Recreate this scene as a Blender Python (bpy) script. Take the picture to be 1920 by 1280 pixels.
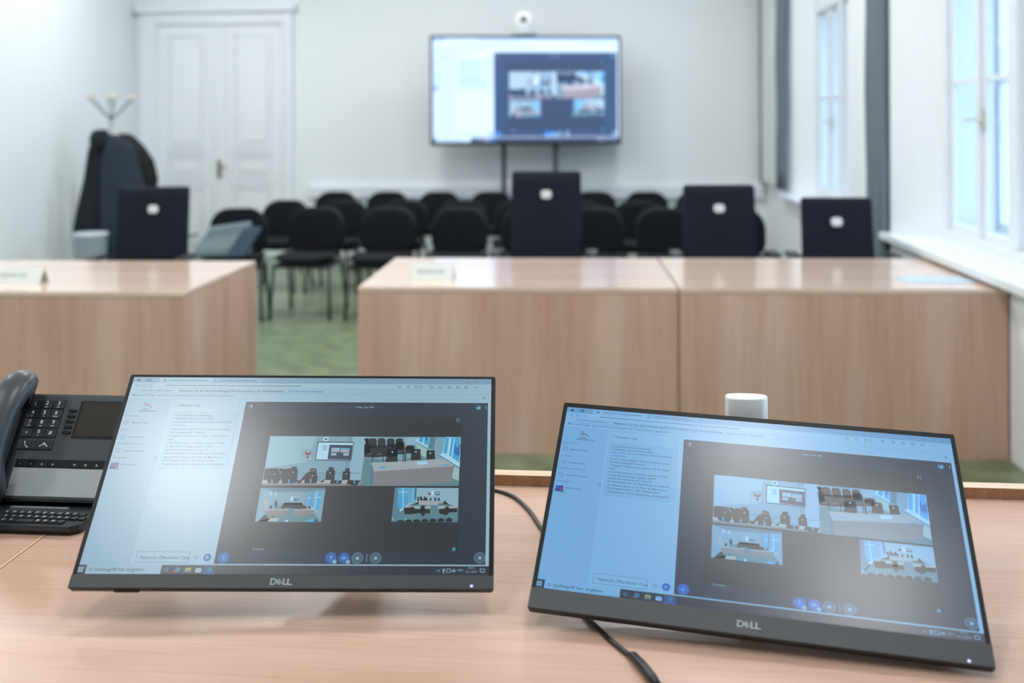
import bpy, bmesh, math, random
from mathutils import Matrix, Vector, noise
random.seed(7)
for o in list(bpy.data.objects): bpy.data.objects.remove(o)
scn = bpy.context.scene
COL = scn.collection
PI = math.pi
R = math.radians

# ------------------------------------------------------------ camera
cd = bpy.data.cameras.new('camera'); cam = bpy.data.objects.new('camera', cd); COL.objects.link(cam)
YAW = R(5.2); ROLL = 0.005
fw = Vector((-math.sin(YAW), math.cos(YAW), 0)); r0 = Vector((math.cos(YAW), math.sin(YAW), 0)); u0 = Vector((0, 0, 1))
rt = r0*math.cos(ROLL) - u0*math.sin(ROLL); up = u0*math.cos(ROLL) + r0*math.sin(ROLL)
M = Matrix.Identity(4)
for i in range(3):
    M[i][0] = rt[i]; M[i][1] = up[i]; M[i][2] = -fw[i]
M[2][3] = 1.54
cam.matrix_world = M
cd.lens = 35; cd.sensor_width = 36; cd.shift_y = -(640-235)/1920
cd.clip_start = 0.05; cd.clip_end = 200
cd.dof.use_dof = True; cd.dof.focus_distance = 1.50; cd.dof.aperture_fstop = 2.9
scn.camera = cam
scn.view_settings.view_transform = 'Standard'; scn.view_settings.look = 'None'
scn.view_settings.gamma = 1; scn.view_settings.use_curve_mapping = False
scn.view_settings.exposure = 0.0

# ------------------------------------------------------------ world: bright overcast winter sky
SKY = 5.4
LAMP = 48.5
w = bpy.data.worlds.new('sky'); scn.world = w; w.use_nodes = True
nt = w.node_tree; bg = nt.nodes['Background']
bg.inputs[0].default_value = (0.60, 0.78, 1.0, 1); bg.inputs[1].default_value = SKY

# ------------------------------------------------------------ helpers
def lin(h):
    if isinstance(h, str): c = [int(h[i:i+2], 16)/255 for i in (0, 2, 4)]
    else: c = [v/255 for v in h]
    return tuple(v/12.92 if v <= .04045 else ((v+.055)/1.055)**2.4 for v in c)
MATS = {}
def mat(name, col, rough=.5, metal=0, spec=.5, emit=None, estr=0, bump=None, coat=0):
    if name in MATS: return MATS[name]
    m = bpy.data.materials.new(name); m.use_nodes = True; nt = m.node_tree; b = nt.nodes['Principled BSDF']
    c = lin(col)
    b.inputs['Base Color'].default_value = (*c, 1); b.inputs['Roughness'].default_value = rough
    b.inputs['Metallic'].default_value = metal; b.inputs['Specular IOR Level'].default_value = spec
    if coat: b.inputs['Coat Weight'].default_value = coat
    if emit is not None:
        b.inputs['Emission Color'].default_value = (*lin(emit), 1); b.inputs['Emission Strength'].default_value = estr
    # gentle procedural unevenness of the surface colour and relief
    tc = nt.nodes.new('ShaderNodeTexCoord'); nz = nt.nodes.new('ShaderNodeTexNoise')
    sc, amt, bs = bump if bump else (60, .04, .0)
    nz.inputs['Scale'].default_value = sc; nz.inputs['Detail'].default_value = 4
    nt.links.new(tc.outputs['Object'], nz.inputs['Vector'])
    mr = nt.nodes.new('ShaderNodeMapRange'); mr.inputs[3].default_value = 1-amt; mr.inputs[4].default_value = 1+amt
    nt.links.new(nz.outputs[0], mr.inputs[0])
    vm = nt.nodes.new('ShaderNodeVectorMath'); vm.operation = 'SCALE'; vm.inputs[0].default_value = c
    nt.links.new(mr.outputs[0], vm.inputs['Scale']); nt.links.new(vm.outputs[0], b.inputs['Base Color'])
    if bs:
        bn = nt.nodes.new('ShaderNodeBump'); bn.inputs['Strength'].default_value = bs; bn.inputs['Distance'].default_value = .002
        nt.links.new(nz.outputs[0], bn.inputs['Height']); nt.links.new(bn.outputs[0], b.inputs['Normal'])
    MATS[name] = m; return m
def wood(name, axis, light, mid, dark, rough=.3, spec=.5, scale=1.0, grain=1.0, coat=0):
    """beech veneer: long fibres along one axis, broad bands and short dark flecks"""
    if name in MATS: return MATS[name]
    m = bpy.data.materials.new(name); m.use_nodes = True; nt = m.node_tree; N = nt.nodes; L = nt.links; b = N['Principled BSDF']
    tc = N.new('ShaderNodeTexCoord')
    def nz(sc_long, sc_cross, detail, dist=0):
        mp = N.new('ShaderNodeMapping'); s = [sc_cross*scale]*3; s[axis] = sc_long*scale
        mp.inputs['Scale'].default_value = s
        L.new(tc.outputs['Object'], mp.inputs['Vector'])
        n = N.new('ShaderNodeTexNoise'); n.inputs['Scale'].default_value = 1; n.inputs['Detail'].default_value = detail
        n.inputs['Distortion'].default_value = dist
        L.new(mp.outputs[0], n.inputs['Vector']); return n.outputs[0]
    broad = nz(.55, 7, 3, .8); fine = nz(2.2, 110, 3); fleck = nz(14, 420, 2)
    r1 = N.new('ShaderNodeValToRGB'); r1.color_ramp.elements[0].position = .3; r1.color_ramp.elements[1].position = .7
    r1.color_ramp.elements[0].color = (*lin(mid), 1); r1.color_ramp.elements[1].color = (*lin(light), 1)
    L.new(broad, r1.inputs[0])
    def mixin(src, fac, lo, hi, colr):
        mr = N.new('ShaderNodeMapRange'); mr.inputs[1].default_value = lo; mr.inputs[2].default_value = hi
        mr.inputs[3].default_value = 0; mr.inputs[4].default_value = fac; L.new(fac_src[0], mr.inputs[0])
        mx = N.new('ShaderNodeMix'); mx.data_type = 'RGBA'; L.new(mr.outputs[0], mx.inputs[0]); L.new(src, mx.inputs[6])
        mx.inputs[7].default_value = (*lin(colr), 1); return mx.outputs[2]
    fac_src = [fine]; c = mixin(r1.outputs[0], .5*grain, .45, .7, dark)
    fac_src = [fleck]; c = mixin(c, .3*grain, .55, .75, dark)
    L.new(c, b.inputs['Base Color'])
    b.inputs['Roughness'].default_value = rough; b.inputs['Specular IOR Level'].default_value = spec
    if coat: b.inputs['Coat Weight'].default_value = coat; b.inputs['Coat Roughness'].default_value = .12
    bn = N.new('ShaderNodeBump'); bn.inputs['Strength'].default_value = .06; bn.inputs['Distance'].default_value = .001
    L.new(fine, bn.inputs['Height']); L.new(bn.outputs[0], b.inputs['Normal'])
    MATS[name] = m; return m
def emis(name, col, s, rough=.3, spec=.5):
    if name in MATS: return MATS[name]
    m = bpy.data.materials.new(name); m.use_nodes = True; b = m.node_tree.nodes['Principled BSDF']
    b.inputs['Base Color'].default_value = (.004, .004, .005, 1); b.inputs['Roughness'].default_value = rough
    b.inputs['Specular IOR Level'].default_value = spec
    b.inputs['Emission Color'].default_value = (*col, 1); b.inputs['Emission Strength'].default_value = s
    if max(col)*s < .8: m.cycles.emission_sampling = 'NONE'
    MATS[name] = m; return m

def new(): return bmesh.new()
def box(bm, x0, x1, y0, y1, z0, z1, bev=0, mi=0, seg=2):
    vs = [bm.verts.new((x, y, z)) for x in (x0, x1) for y in (y0, y1) for z in (z0, z1)]
    fs = []
    for q in ((0,1,3,2),(4,6,7,5),(0,4,5,1),(2,3,7,6),(0,2,6,4),(1,5,7,3)):
        f = bm.faces.new([vs[i] for i in q]); f.material_index = mi; fs.append(f)
    if bev:
        es = {e for f in fs for e in f.edges}
        r = bmesh.ops.bevel(bm, geom=list(es), offset=bev, segments=seg, affect='EDGES', profile=.6)
        for f in r['faces']: f.material_index = mi
        vs = list({v for f in r['faces'] for v in f.verts} | {v for v in vs if v.is_valid})
    return vs
def xf(bm, vs, mtx):
    for v in vs:
        if v.is_valid: v.co = mtx @ v.co
def tube(bm, pts, rad, n=10, mi=0, caps=True, flat=None):
    pts = [Vector(p) for p in pts]; rings = []
    rads = rad if isinstance(rad, (list, tuple)) else [rad]*len(pts)
    prev = None
    for i, p in enumerate(pts):
        t = (pts[min(i+1, len(pts)-1)] - pts[max(i-1, 0)]).normalized()
        if prev is None:
            a = Vector((0, 0, 1)) if abs(t.z) < .9 else Vector((1, 0, 0))
        else: a = prev
        s = t.cross(a).normalized(); a = s.cross(t).normalized(); prev = a
        rr = rads[i]; fl = flat if flat else 1
        rings.append([bm.verts.new(p + (s*math.cos(2*PI*k/n)*fl + a*math.sin(2*PI*k/n))*rr) for k in range(n)])
    for A, B in zip(rings, rings[1:]):
        for k in range(n):
            f = bm.faces.new((A[k], A[(k+1) % n], B[(k+1) % n], B[k])); f.material_index = mi; f.smooth = True
    if caps:
        for rg, fl2 in ((rings[0], 1), (rings[-1], 0)):
            f = bm.faces.new(rg[::-1] if not fl2 else rg); f.material_index = mi
    return [v for r_ in rings for v in r_]
def spline(pts, k=6):
    P = [Vector(p) for p in pts]; out = []
    for i in range(len(P)-1):
        a, b, c, d = P[max(i-1, 0)], P[i], P[i+1], P[min(i+2, len(P)-1)]
        for j in range(k):
            t = j/k
            out.append(.5*((2*b) + (c-a)*t + (2*a-5*b+4*c-d)*t*t + (3*b-a-3*c+d)*t**3))
    out.append(P[-1]); return out
def loft(bm, rings, caps=True, mi=0, smooth=True):
    RV = [[bm.verts.new(p) for p in r] for r in rings]; n = len(RV[0])
    for A, B in zip(RV, RV[1:]):
        for k in range(n):
            f = bm.faces.new((A[k], A[(k+1) % n], B[(k+1) % n], B[k])); f.material_index = mi; f.smooth = smooth
    if caps:
        for rg in (RV[0][::-1], RV[-1]):
            f = bm.faces.new(rg); f.material_index = mi
    return [v for r_ in RV for v in r_]
def lathe(bm, prof, cx, cy, n=24, mi=0):
    return loft(bm, [[(cx+r*math.cos(2*PI*k/n), cy+r*math.sin(2*PI*k/n), z) for k in range(n)] for r, z in prof], mi=mi)
def rrect(w, h, r, n=5):
    """rounded rectangle outline centred on 0, counter-clockwise; r = 4 radii (tr, tl, bl, br) or one"""
    if not isinstance(r, (list, tuple)): r = [r]*4
    pts = []
    for (sx, sy, a0), rr in zip(((1,1,0),(-1,1,90),(-1,-1,180),(1,-1,270)), r):
        cx, cy = sx*(w/2-rr), sy*(h/2-rr)
        for k in range(n+1):
            a = R(a0+90*k/n); pts.append((cx+rr*math.cos(a), cy+rr*math.sin(a)))
    return pts
def prism(bm, outline, d0, d1, mp, bev=0, mi=0):
    """outline (a,b) extruded from depth d0 to d1 through mp(a,b,d); soft edge of width bev"""
    cx = sum(p[0] for p in outline)/len(outline); cy = sum(p[1] for p in outline)/len(outline)
    def ring(d, ins):
        res = []
        for a, b in outline:
            v = Vector((a-cx, b-cy)); l = v.length or 1
            v = v*(max(l-ins, 0)/l); res.append(mp(cx+v.x, cy+v.y, d))
        return res
    if bev: rs = [ring(d0, bev), ring(d0+bev*.3, bev*.3), ring(d0+bev, 0), ring(d1-bev, 0), ring(d1-bev*.3, bev*.3), ring(d1, bev)]
    else: rs = [ring(d0, 0), ring(d1, 0)]
    return loft(bm, rs, smooth=bool(bev), mi=mi)
def cushion(bm, w, h, t, r, mp, curve=0, rings=6, mi=0):
    """a soft pad: rounded outline, domed front and back. mp(a,b,d)"""
    ol = rrect(w, h, r, 6); rs = []
    prof = []
    for k in range(rings+1):
        a = PI/2*k/rings; prof.append((1-math.cos(a), -math.sin(a)))
    seq = [(.0, -1)] + [(s, d) for s, d in ((.35, -.98), (.7, -.92), (.88, -.75), (.97, -.45), (1, 0), (.97, .45), (.88, .75), (.7, .92), (.35, .98), (0, 1))]
    seq[0] = (.02, -1); seq[-1] = (.02, 1)
    for s, d in seq: rs.append([mp(a*s, b*s, d*t/2 + curve*((a*s)/(w/2))**2) for a, b in ol])
    return loft(bm, rs, mi=mi)
def obj(name, bm, m, parent=None, smooth=None):
    bmesh.ops.recalc_face_normals(bm, faces=bm.faces)
    me = bpy.data.meshes.new(name); bm.to_mesh(me); bm.free()
    for x in (m if isinstance(m, (list, tuple)) else [m]): me.materials.append(x)
    o = bpy.data.objects.new(name, me); COL.objects.link(o)
    if smooth: 
        for p in me.polygons: p.use_smooth = True
    if parent is not None:
        off = Vector((0, 0, 0)); q = parent
        while q is not None: off += Vector(q.location); q = q.parent
        me.transform(Matrix.Translation(-off)); o.parent = parent
    return o
def tag(o, label, cat, group=None):
    o['label'] = label; o['category'] = cat
    if group: o['group'] = group
    return o
def thing(name, label, cat, loc=(0, 0, 0), group=None):
    o = bpy.data.objects.new(name, None); COL.objects.link(o); o.location = loc; o.empty_display_size = .05
    return tag(o, label, cat, group)
def struct(name, bm, m, parent=None):
    o = obj(name, bm, m, parent)
    if parent is None: o['kind'] = 'structure'
    return o
def dup(root, loc, rz, label, s=(1, 1, 1)):
    r = root.copy(); COL.objects.link(r); r.location = loc; r.rotation_euler = (0, 0, rz); r['label'] = label; r.scale = s
    for ch in list(root.children):
        c = ch.copy(); COL.objects.link(c); c.parent = r
        for g in ch.children:
            e = g.copy(); COL.objects.link(e); e.parent = c
    return r
_tc = {}
def text_geo(s):
    """outline mesh of a piece of lettering, bottom-left at 0, with its width and height"""
    if s in _tc: return _tc[s]
    cu = bpy.data.curves.new('lettering', 'FONT'); cu.body = s; cu.size = 1; cu.resolution_u = 2; cu.offset = .008
    o = bpy.data.objects.new('lettering', cu); COL.objects.link(o)
    bpy.context.view_layer.update()
    dg = bpy.context.evaluated_depsgraph_get(); me = o.evaluated_get(dg).to_mesh()
    vs = [(v.co.x, v.co.y) for v in me.vertices]; fs = [tuple(p.vertices) for p in me.polygons]
    o.evaluated_get(dg).to_mesh_clear(); bpy.data.objects.remove(o); bpy.data.curves.remove(cu)
    x0 = min(v[0] for v in vs); x1 = max(v[0] for v in vs); y0 = min(v[1] for v in vs); y1 = max(v[1] for v in vs)
    _tc[s] = ([(x-x0, y-y0) for x, y in vs], fs, x1-x0, y1-y0); return _tc[s]
def put_text(bm, s, width, mp, mi=0, height=None, depth=0):
    """lettering centred on (0,0) in mp(a,b)"""
    vs, fs, w_, h_ = text_geo(s); k = width/w_ if width else height/h_; ky = k if not (height and width) else height/h_
    V = [bm.verts.new(mp((x-w_/2)*k, (y-h_/2)*ky)) for x, y in vs]
    for f in fs:
        try: q = bm.faces.new([V[i] for i in f]); q.material_index = mi
        except ValueError: pass
UI = [('p',0,'page',[0,0,1920,0,1920,1080,0,1080]),
('p',1,'tab',[0,0,1920,0,1920,34,0,34]),
('p',2,'page',[140,6,430,6,430,34,140,34]),
('p',2,'tab2',[440,6,690,6,690,34,440,34]),
('p',3,'greytext',[190,17,400,17,400,22,190,22]),
('p',3,'greytext',[470,17,660,17,660,22,470,22]),
('c',3,'red',[168,20,6,6]),
('c',3,'ink',[30,20,8,8]),
('p',3,'ink',[72,12,92,12,92,28,72,28]),
('p',4,'tab',[75,17,89,17,89,26,75,26]),
('p',3,'ink',[1790,19,1804,19,1804,21,1790,21]),
('p',3,'ink',[1835,19,1849,19,1849,21,1835,21]),
('p',3,'ink',[1880,19,1894,19,1894,21,1880,21]),
('p',2,'white',[120,40,1555,40,1555,64,120,64]),
('p',3,'greytext',[180,49,900,49,900,54,180,54]),
('r',3,'ink',[1430,53,8,2]),
('r',3,'ink',[1475,53,8,2]),
('r',3,'ink',[1518,53,8,2]),
('r',3,'ink',[1542,53,8,2]),
('r',3,'ink',[1600,53,8,2]),
('r',3,'ink',[1648,53,8,2]),
('r',3,'ink',[1695,53,8,2]),
('r',3,'ink',[1740,53,8,2]),
('r',3,'ink',[1785,53,8,2]),
('p',3,'ink',[1826,52,1846,52,1846,54,1826,54]),
('r',3,'greytext',[30,53,7,2]),
('r',3,'greytext',[62,53,7,2]),
('r',3,'greytext',[100,53,7,2]),
('t',3,'greytext','Favoriten importieren',[60,84,165]),
('t',3,'text','Platzieren Sie für den Schnellzugriff Ihre Favoriten in der Favoritenleiste.',[260,86,560]),
('t',3,'link','Jetzt Favoriten verwalten',[835,86,190]),
('t',3,'greytext','Microsoft Edge wird durch automatisierte Testsoftware gesteuert.',[18,114,540]),
('l',3,'ink',[1876,112,1890,126],2),
('l',3,'ink',[1890,112,1876,126],2),
('p',1,'line',[0,98,1920,98,1920,100,0,100]),
('p',1,'line',[0,134,626,134,626,136,0,136]),
('p',1,'side',[0,136,236,136,236,1040,0,1040]),
('l',3,'red',[91,155,103,171,121,175,139,189],3),
('l',3,'red',[103,155,115,173,133,177],3),
('l',3,'red',[91,183,107,175],3),
('t',3,'ink','LAND',[91,197,34]),
('t',3,'ink','BRANDENBURG',[79,209,90]),
('t',3,'greytext','NACHRICHTEN',[11,239,74]),
('t',3,'greytext','NOTIZEN',[9,322,49]),
('t',3,'greytext','TEILNEHMERVERWALTUNG',[11,401,137]),
('t',3,'greytext','TEILNEHMER (1)',[9,482,83]),
('t',3,'text','Öffentlicher Chat',[53,278,88]),
('t',3,'text','Geteilte Notizen',[58,362,79]),
('t',3,'text','Wartende Teilnehmer',[53,441,111]),
('t',3,'text','VG Potsdam (Ich)',[58,519,81]),
('r',3,'greytext',[27,278,12,3]),
('r',3,'greytext',[31,362,12,3]),
('r',3,'greytext',[25,439,12,3]),
('r',3,'greytext',[227,481,9,3]),
('p',3,'purple',[10,508,50,508,50,544,10,544]),
('p',4,'blue',[10,508,28,508,28,526,10,526]),
('p',4,'pink',[32,518,46,518,46,536,32,536]),
('c',5,'green',[48,542,7,7]),
('t',3,'text','Öffentlicher Chat',[274,172,116]),
('l',3,'greytext',[266,164,258,172,266,180],2),
('c',3,'greytext',[593,167,2,2]),
('c',3,'greytext',[593,174,2,2]),
('c',3,'greytext',[593,181,2,2]),
('p',2,'line',[250,214,600,214,600,540,250,540]),
('p',3,'box',[252,216,598,216,598,538,252,538]),
('t',4,'text','Für die Teilnahme per Webbrowser:',[266,235,200]),
('t',4,'text','1. Folgenden Link im Browser öffnen:',[266,254,213]),
('t',4,'link','https://vsdgt.video.brandenburg.de/join/BSt3sg6EXSg',[266,273,306]),
('t',4,'link','pXxrJSSVA6s',[266,294,74]),
('t',4,'text','2. Ihren Namen angeben und der Konferenz beitreten',[266,316,303]),
('t',4,'text','Für die telefonische Teilnahme:',[266,334,179]),
('t',4,'text','1. Folgende Telefonnummer wählen: +49 331 86000',[266,356,298]),
('t',4,'text','0345',[266,375,26]),
('t',4,'text','2. Konferenznummer auf Anfrage eingeben: 161986',[266,396,294]),
('t',4,'text','3. Gast-PIN auf Anfrage eingeben: 024279',[266,416,236]),
('t',4,'text','Hinweis bei Telefoneinwahl: Taste "#"',[266,434,217]),
('t',4,'text','Ein-/Ausschalten der Stummschaltung. Sie erkennen',[266,455,306]),
('t',4,'text','den aktuellen Status an der Farbe des Mikrofons an',[266,475,298]),
('t',4,'text','Ihrer Eingabenummer in der Teilnehmerliste.',[266,495,261]),
('t',4,'text','Schnelleinwahl: +49 331 86000 0345,,,161986,024279',[266,516,310]),
('p',3,'textl',[256,971,506,971,506,1025,256,1025]),
('p',4,'page',[259,974,503,974,503,1022,259,1022]),
('t',5,'text','Nachricht Öffentlicher Chat',[276,999,230]),
('r',3,'greytext',[538,999,9,3]),
('c',3,'blue',[590,999,19,19]),
('p',4,'page',[582,990,600,999,582,1008,586,999]),
('p',1,'white',[623,143,1914,143,1914,1046,623,1046]),
('p',2,'dark',[626,149,1904,149,1904,1030,626,1030]),
('p',3,'stage',[753,237,1771,237,1771,963,753,963]),
('c',4,'lite',[658,172,5,5]),
('r',4,'lite',[658,184,7,2]),
('l',4,'lite',[646,172,642,176,646,180],2),
('t',4,'lite','Video_Saal_009',[1208,179,94]),
('c',4,'teal',[1854,178,16,16]),
('p',5,'white',[1844,184,1862,170,1862,184]),
('c',4,'lite',[1894,168,2.5,2.5]),
('c',4,'lite',[1894,176,2.5,2.5]),
('c',4,'lite',[1894,184,2.5,2.5]),
('l',4,'lite',[1745,250,1738,244],3),
('l',4,'lite',[1745,256,1738,262],3),
('l',4,'lite',[1751,250,1758,244],3),
('l',4,'lite',[1751,256,1758,262],3),
('t',4,'lite','VG Potsdam ~',[793,957,68]),
('c',4,'cyan',[1752,954,8,8]),
('c',4,'blue',[667,1000,27,27]),
('l',5,'cyan2',[655,1000,679,1000],4),
('l',5,'cyan2',[667,988,667,1012],4),
('c',4,'blue',[1173,999,27,27]),
('c',5,'cyan2',[1173,995,5,9]),
('l',5,'cyan2',[1173,1007,1173,1013],3),
('c',6,'lite',[1192,1018,10,10]),
('c',4,'blue',[1236,999,27,27]),
('p',5,'cyan2',[1224,991,1241,991,1241,1007,1224,1007]),
('p',5,'cyan2',[1243,997,1249,992,1249,1006,1243,1001]),
('c',6,'lite',[1255,1018,10,10]),
('r',4,'lite2',[1298,1000,27,4]),
('r',4,'lite2',[1298,1000,18,3]),
('c',4,'lite',[1298,1000,9,9]),
('r',4,'lite2',[1384,999,27,4]),
('r',4,'lite2',[1384,999,18,3]),
('c',4,'lite',[1384,999,9,9]),
('r',4,'lite2',[1877,996,27,4]),
('r',4,'lite2',[1877,996,18,3]),
('c',4,'lite',[1877,996,9,9]),
('l',4,'lite2',[1342,979,1342,1019],4),
('p',3,'task',[0,1036,1920,1036,1920,1080,0,1080]),
('p',3,'white',[622,1030,1914,1030,1914,1036,622,1036]),
('p',4,'search',[37,1036,386,1036,386,1080,37,1080]),
('p',5,'lite',[0,1047,11,1047,11,1058,0,1058]),
('p',5,'lite',[0,1060,11,1060,11,1071,0,1071]),
('p',5,'lite',[13,1047,24,1047,24,1058,13,1058]),
('p',5,'lite',[13,1060,24,1060,24,1071,13,1071]),
('t',5,'text','Suchbegriff hier eingeben',[77,1061,230]),
('r',5,'text',[60,1059,8,2.5]),
('r',5,'lite2',[410,1059,9,3]),
('c',6,'blue',[462,1059,13,13]),
('c',7,'green',[467,1057,7,7]),
('c',7,'orange',[454,1068,7,6]),
('p',4,'hl',[584,1036,638,1036,638,1080,584,1080]),
('p',5,'blue',[584,1074,638,1074,638,1080,584,1080]),
('c',6,'blue',[612,1059,13,13]),
('c',7,'green',[617,1057,7,7]),
('p',5,'yellow',[499,1049,525,1049,525,1070,499,1070]),
('p',6,'blue',[506,1061,518,1061,518,1070,506,1070]),
('p',5,'white',[547,1051,575,1051,575,1071,547,1071]),
('l',6,'blue',[548,1053,561,1063,574,1053],2),
('l',5,'lite',[1677,1063,1684,1055,1691,1063],2.5),
('c',5,'lite',[1708,1057,5,9]),
('p',5,'lite',[1706,1065,1710,1065,1710,1072,1706,1072]),
('l',5,'lite',[1721,1051,1741,1051,1741,1066,1721,1066,1721,1051],3),
('p',5,'lite',[1748,1055,1753,1055,1758,1050,1758,1068,1753,1063,1748,1063]),
('r',5,'lite',[1760,1059,6,2]),
('t',5,'lite','DEU',[1775,1056,24]),
('t',5,'lite','10:12',[1824,1044,28]),
('t',5,'lite','26.11.2025',[1811,1063,54]),
('l',5,'lite',[1880,1050,1900,1050,1900,1065,1880,1065,1880,1050],3),
('p',4,'v_wall',[785,353,1277,353,1276,628,787,630]),
('p',5,'v_wall2',[785,353,1020,353,1001,498,787,533]),
('p',5,'v_wall2',[1210,354,1277,353,1276,596,1216,597]),
('l',6,'v_mid',[1190,354,1192,531],3),
('l',6,'v_mid',[1204,354,1202,531],3),
('l',6,'v_mid',[955,563,1272,560],3),
('p',6,'v_black',[1033,382,1220,385,1215,491,1032,490]),
('p',7,'v_white',[1038,388,1216,390,1212,486,1036,485]),
('p',8,'v_navy',[1095,401,1214,403,1212,485,1095,483]),
('p',9,'v_wall2',[1109,418,1152,419,1151,443,1108,442]),
('p',9,'v_wood',[1156,428,1201,429,1200,446,1154,445]),
('p',9,'v_cyan',[1155,419,1202,420,1202,429,1155,428]),
('p',9,'v_wall2',[1110,447,1137,448,1136,463,1109,462]),
('p',9,'v_wall2',[1172,448,1200,449,1199,463,1171,463]),
('l',9,'v_mid',[1060,409,1085,410],4),
('l',9,'v_mid',[1061,420,1084,420],4),
('l',9,'v_mid',[1062,430,1085,431],4),
('c',6,'v_white',[1074,369,14,14]),
('c',7,'v_black',[1074,369,6,6]),
('l',6,'v_mid',[964,429,1017,428,1017,491,964,491,964,429],2),
('p',6,'v_wall2',[966,430,1016,430,1016,489,965,490]),
('l',7,'v_mid',[971,435,1011,435,1012,469,993,481,972,467,971,435],2),
('p',8,'v_red',[976,436,981,438,984,448,989,449,989,440,993,440,995,449,1000,448,1001,437,1008,440,1008,456,1002,461,997,458,997,469,1002,475,992,479,983,474,990,469,989,458,983,461,977,455]),
('p',5,'v_woodd',[784,599,1275,598,1276,628,787,630]),
('p',6,'v_wood',[785,599,1275,599,1276,617,786,619]),
('p',7,'v_black',[790,599,788,541,804,535,854,535,869,566,874,598,864,619,817,617,805,599]),
('p',7,'v_black',[867,541,913,534,920,543,954,542,957,600,950,616,887,618,872,586]),
('p',7,'v_black',[918,528,931,525,947,528,948,544,920,544]),
('p',7,'v_black',[859,537,880,536,869,549,861,549]),
('p',7,'v_black',[975,598,989,573,1010,552,1046,552,1058,581,1059,601,1054,617,994,616,995,594,983,604]),
('p',7,'v_black',[1014,536,1044,535,1050,554,1016,554]),
('c',8,'v_skin',[1025,547,13,13]),
('p',9,'v_black',[1013,540,1021,532,1034,536,1038,548,1033,543,1020,541,1016,546]),
('c',9,'v_black',[1026,556,7,7]),
('c',8,'v_skin',[1023,591,5,5]),
('p',7,'v_black',[1098,545,1141,545,1143,598,1096,597]),
('p',7,'v_black',[1106,529,1119,526,1134,530,1133,546,1107,546]),
('p',7,'v_black',[1180,549,1218,550,1220,597,1180,597]),
('p',7,'v_black',[1191,535,1202,532,1214,535,1213,550,1191,551]),
('c',8,'v_white',[841,567,3,3]),
('c',8,'v_white',[932,556,3,3]),
('c',8,'v_white',[1031,575,3,3]),
('c',8,'v_white',[1118,559,3,3]),
('c',8,'v_white',[1198,564,3,3]),
('p',8,'v_black',[953,600,982,600,981,616,957,616]),
('p',8,'v_black',[1074,610,1092,589,1090,612]),
('p',8,'v_black',[1123,618,1126,597,1184,601,1177,619]),
('p',8,'v_black',[1205,618,1212,597,1275,600,1259,626,1238,626]),
('p',7,'v_paper',[1095,600,1123,599,1121,616,1087,614]),
('p',9,'v_paper',[1188,600,1208,599,1201,614,1178,613]),
('l',7,'v_black',[1067,575,1072,610],2),
('p',9,'v_cyan',[828,597,836,597,838,619,833,619]),
('p',9,'v_cyan',[912,597,920,596,921,618,916,618]),
('p',9,'v_cyan',[1020,596,1029,596,1030,618,1025,618]),
('p',9,'v_cyan',[1154,595,1162,595,1163,617,1158,617]),
('p',9,'v_cyan',[1238,595,1246,595,1247,617,1242,617]),
('p',4,'v_wall',[1277,354,1766,353,1764,627,1277,629]),
('p',5,'v_floor',[1284,476,1486,487,1537,453,1731,528,1767,593,1764,627,1277,629,1277,522]),
('p',6,'v_wall2',[1477,354,1533,354,1535,389,1498,432]),
('p',7,'v_black',[1295,416,1291,374,1296,366,1306,363,1319,363,1330,366,1335,375,1339,416]),
('p',7,'v_black',[1343,418,1339,373,1344,364,1353,362,1364,362,1375,365,1380,374,1384,418]),
('p',7,'v_black',[1390,415,1387,374,1392,365,1402,363,1410,363,1421,365,1426,375,1429,415]),
('p',7,'v_black',[1435,411,1432,373,1437,364,1447,362,1454,362,1465,364,1470,374,1472,411]),
('p',7,'v_black',[1436,424,1433,392,1439,383,1448,381,1462,381,1473,383,1478,393,1480,423]),
('p',7,'v_black',[1488,432,1487,412,1492,403,1501,401,1516,401,1527,403,1532,413,1533,432]),
('p',7,'v_black',[1278,455,1273,401,1278,392,1287,390,1285,390,1296,393,1302,402,1307,454]),
('p',7,'v_black',[1282,412,1279,375,1284,366,1293,364,1269,364,1280,367,1286,376,1289,412]),
('p',7,'v_black',[1274,414,1300,407,1384,403,1434,394,1478,393,1485,453,1450,453,1447,466,1386,467,1322,473,1280,471]),
('p',7,'v_black',[1482,413,1531,412,1532,432,1518,449,1487,449]),
('p',7,'v_black',[1392,422,1444,422,1451,496,1391,498]),
('p',7,'v_black',[1516,423,1563,423,1568,486,1517,487]),
('p',7,'v_black',[1593,430,1635,429,1640,480,1596,482]),
('l',7,'v_black',[1319,450,1323,496],4),
('l',7,'v_black',[1375,450,1378,496],4),
('l',7,'v_black',[1476,449,1478,496],4),
('l',7,'v_black',[1484,449,1486,496],4),
('l',7,'v_black',[1489,449,1491,495],4),
('l',8,'v_mid',[1293,454,1316,451],4),
('l',8,'v_mid',[1343,454,1365,451],4),
('l',8,'v_mid',[1449,440,1473,438],4),
('c',8,'v_white',[1420,441,4,4]),
('c',8,'v_white',[1540,439,4,4]),
('c',8,'v_white',[1614,446,4,4]),
('p',6,'v_mid2',[1607,354,1637,353,1630,427,1599,416]),
('p',6,'v_white',[1545,354,1608,354,1601,416,1533,377]),
('p',7,'v_cyan',[1552,354,1576,354,1570,389,1550,378]),
('p',7,'v_cyan',[1581,354,1605,354,1600,403,1577,392]),
('p',8,'v_blue',[1583,356,1595,356,1592,375,1583,371]),
('p',6,'v_white',[1690,353,1766,353,1766,527,1652,452,1675,448]),
('p',7,'v_cyan',[1690,357,1707,356,1698,452,1680,442]),
('p',7,'v_cyan',[1719,355,1763,354,1763,498,1709,458]),
('p',8,'v_blue',[1734,388,1765,396,1763,464,1734,448]),
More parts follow.
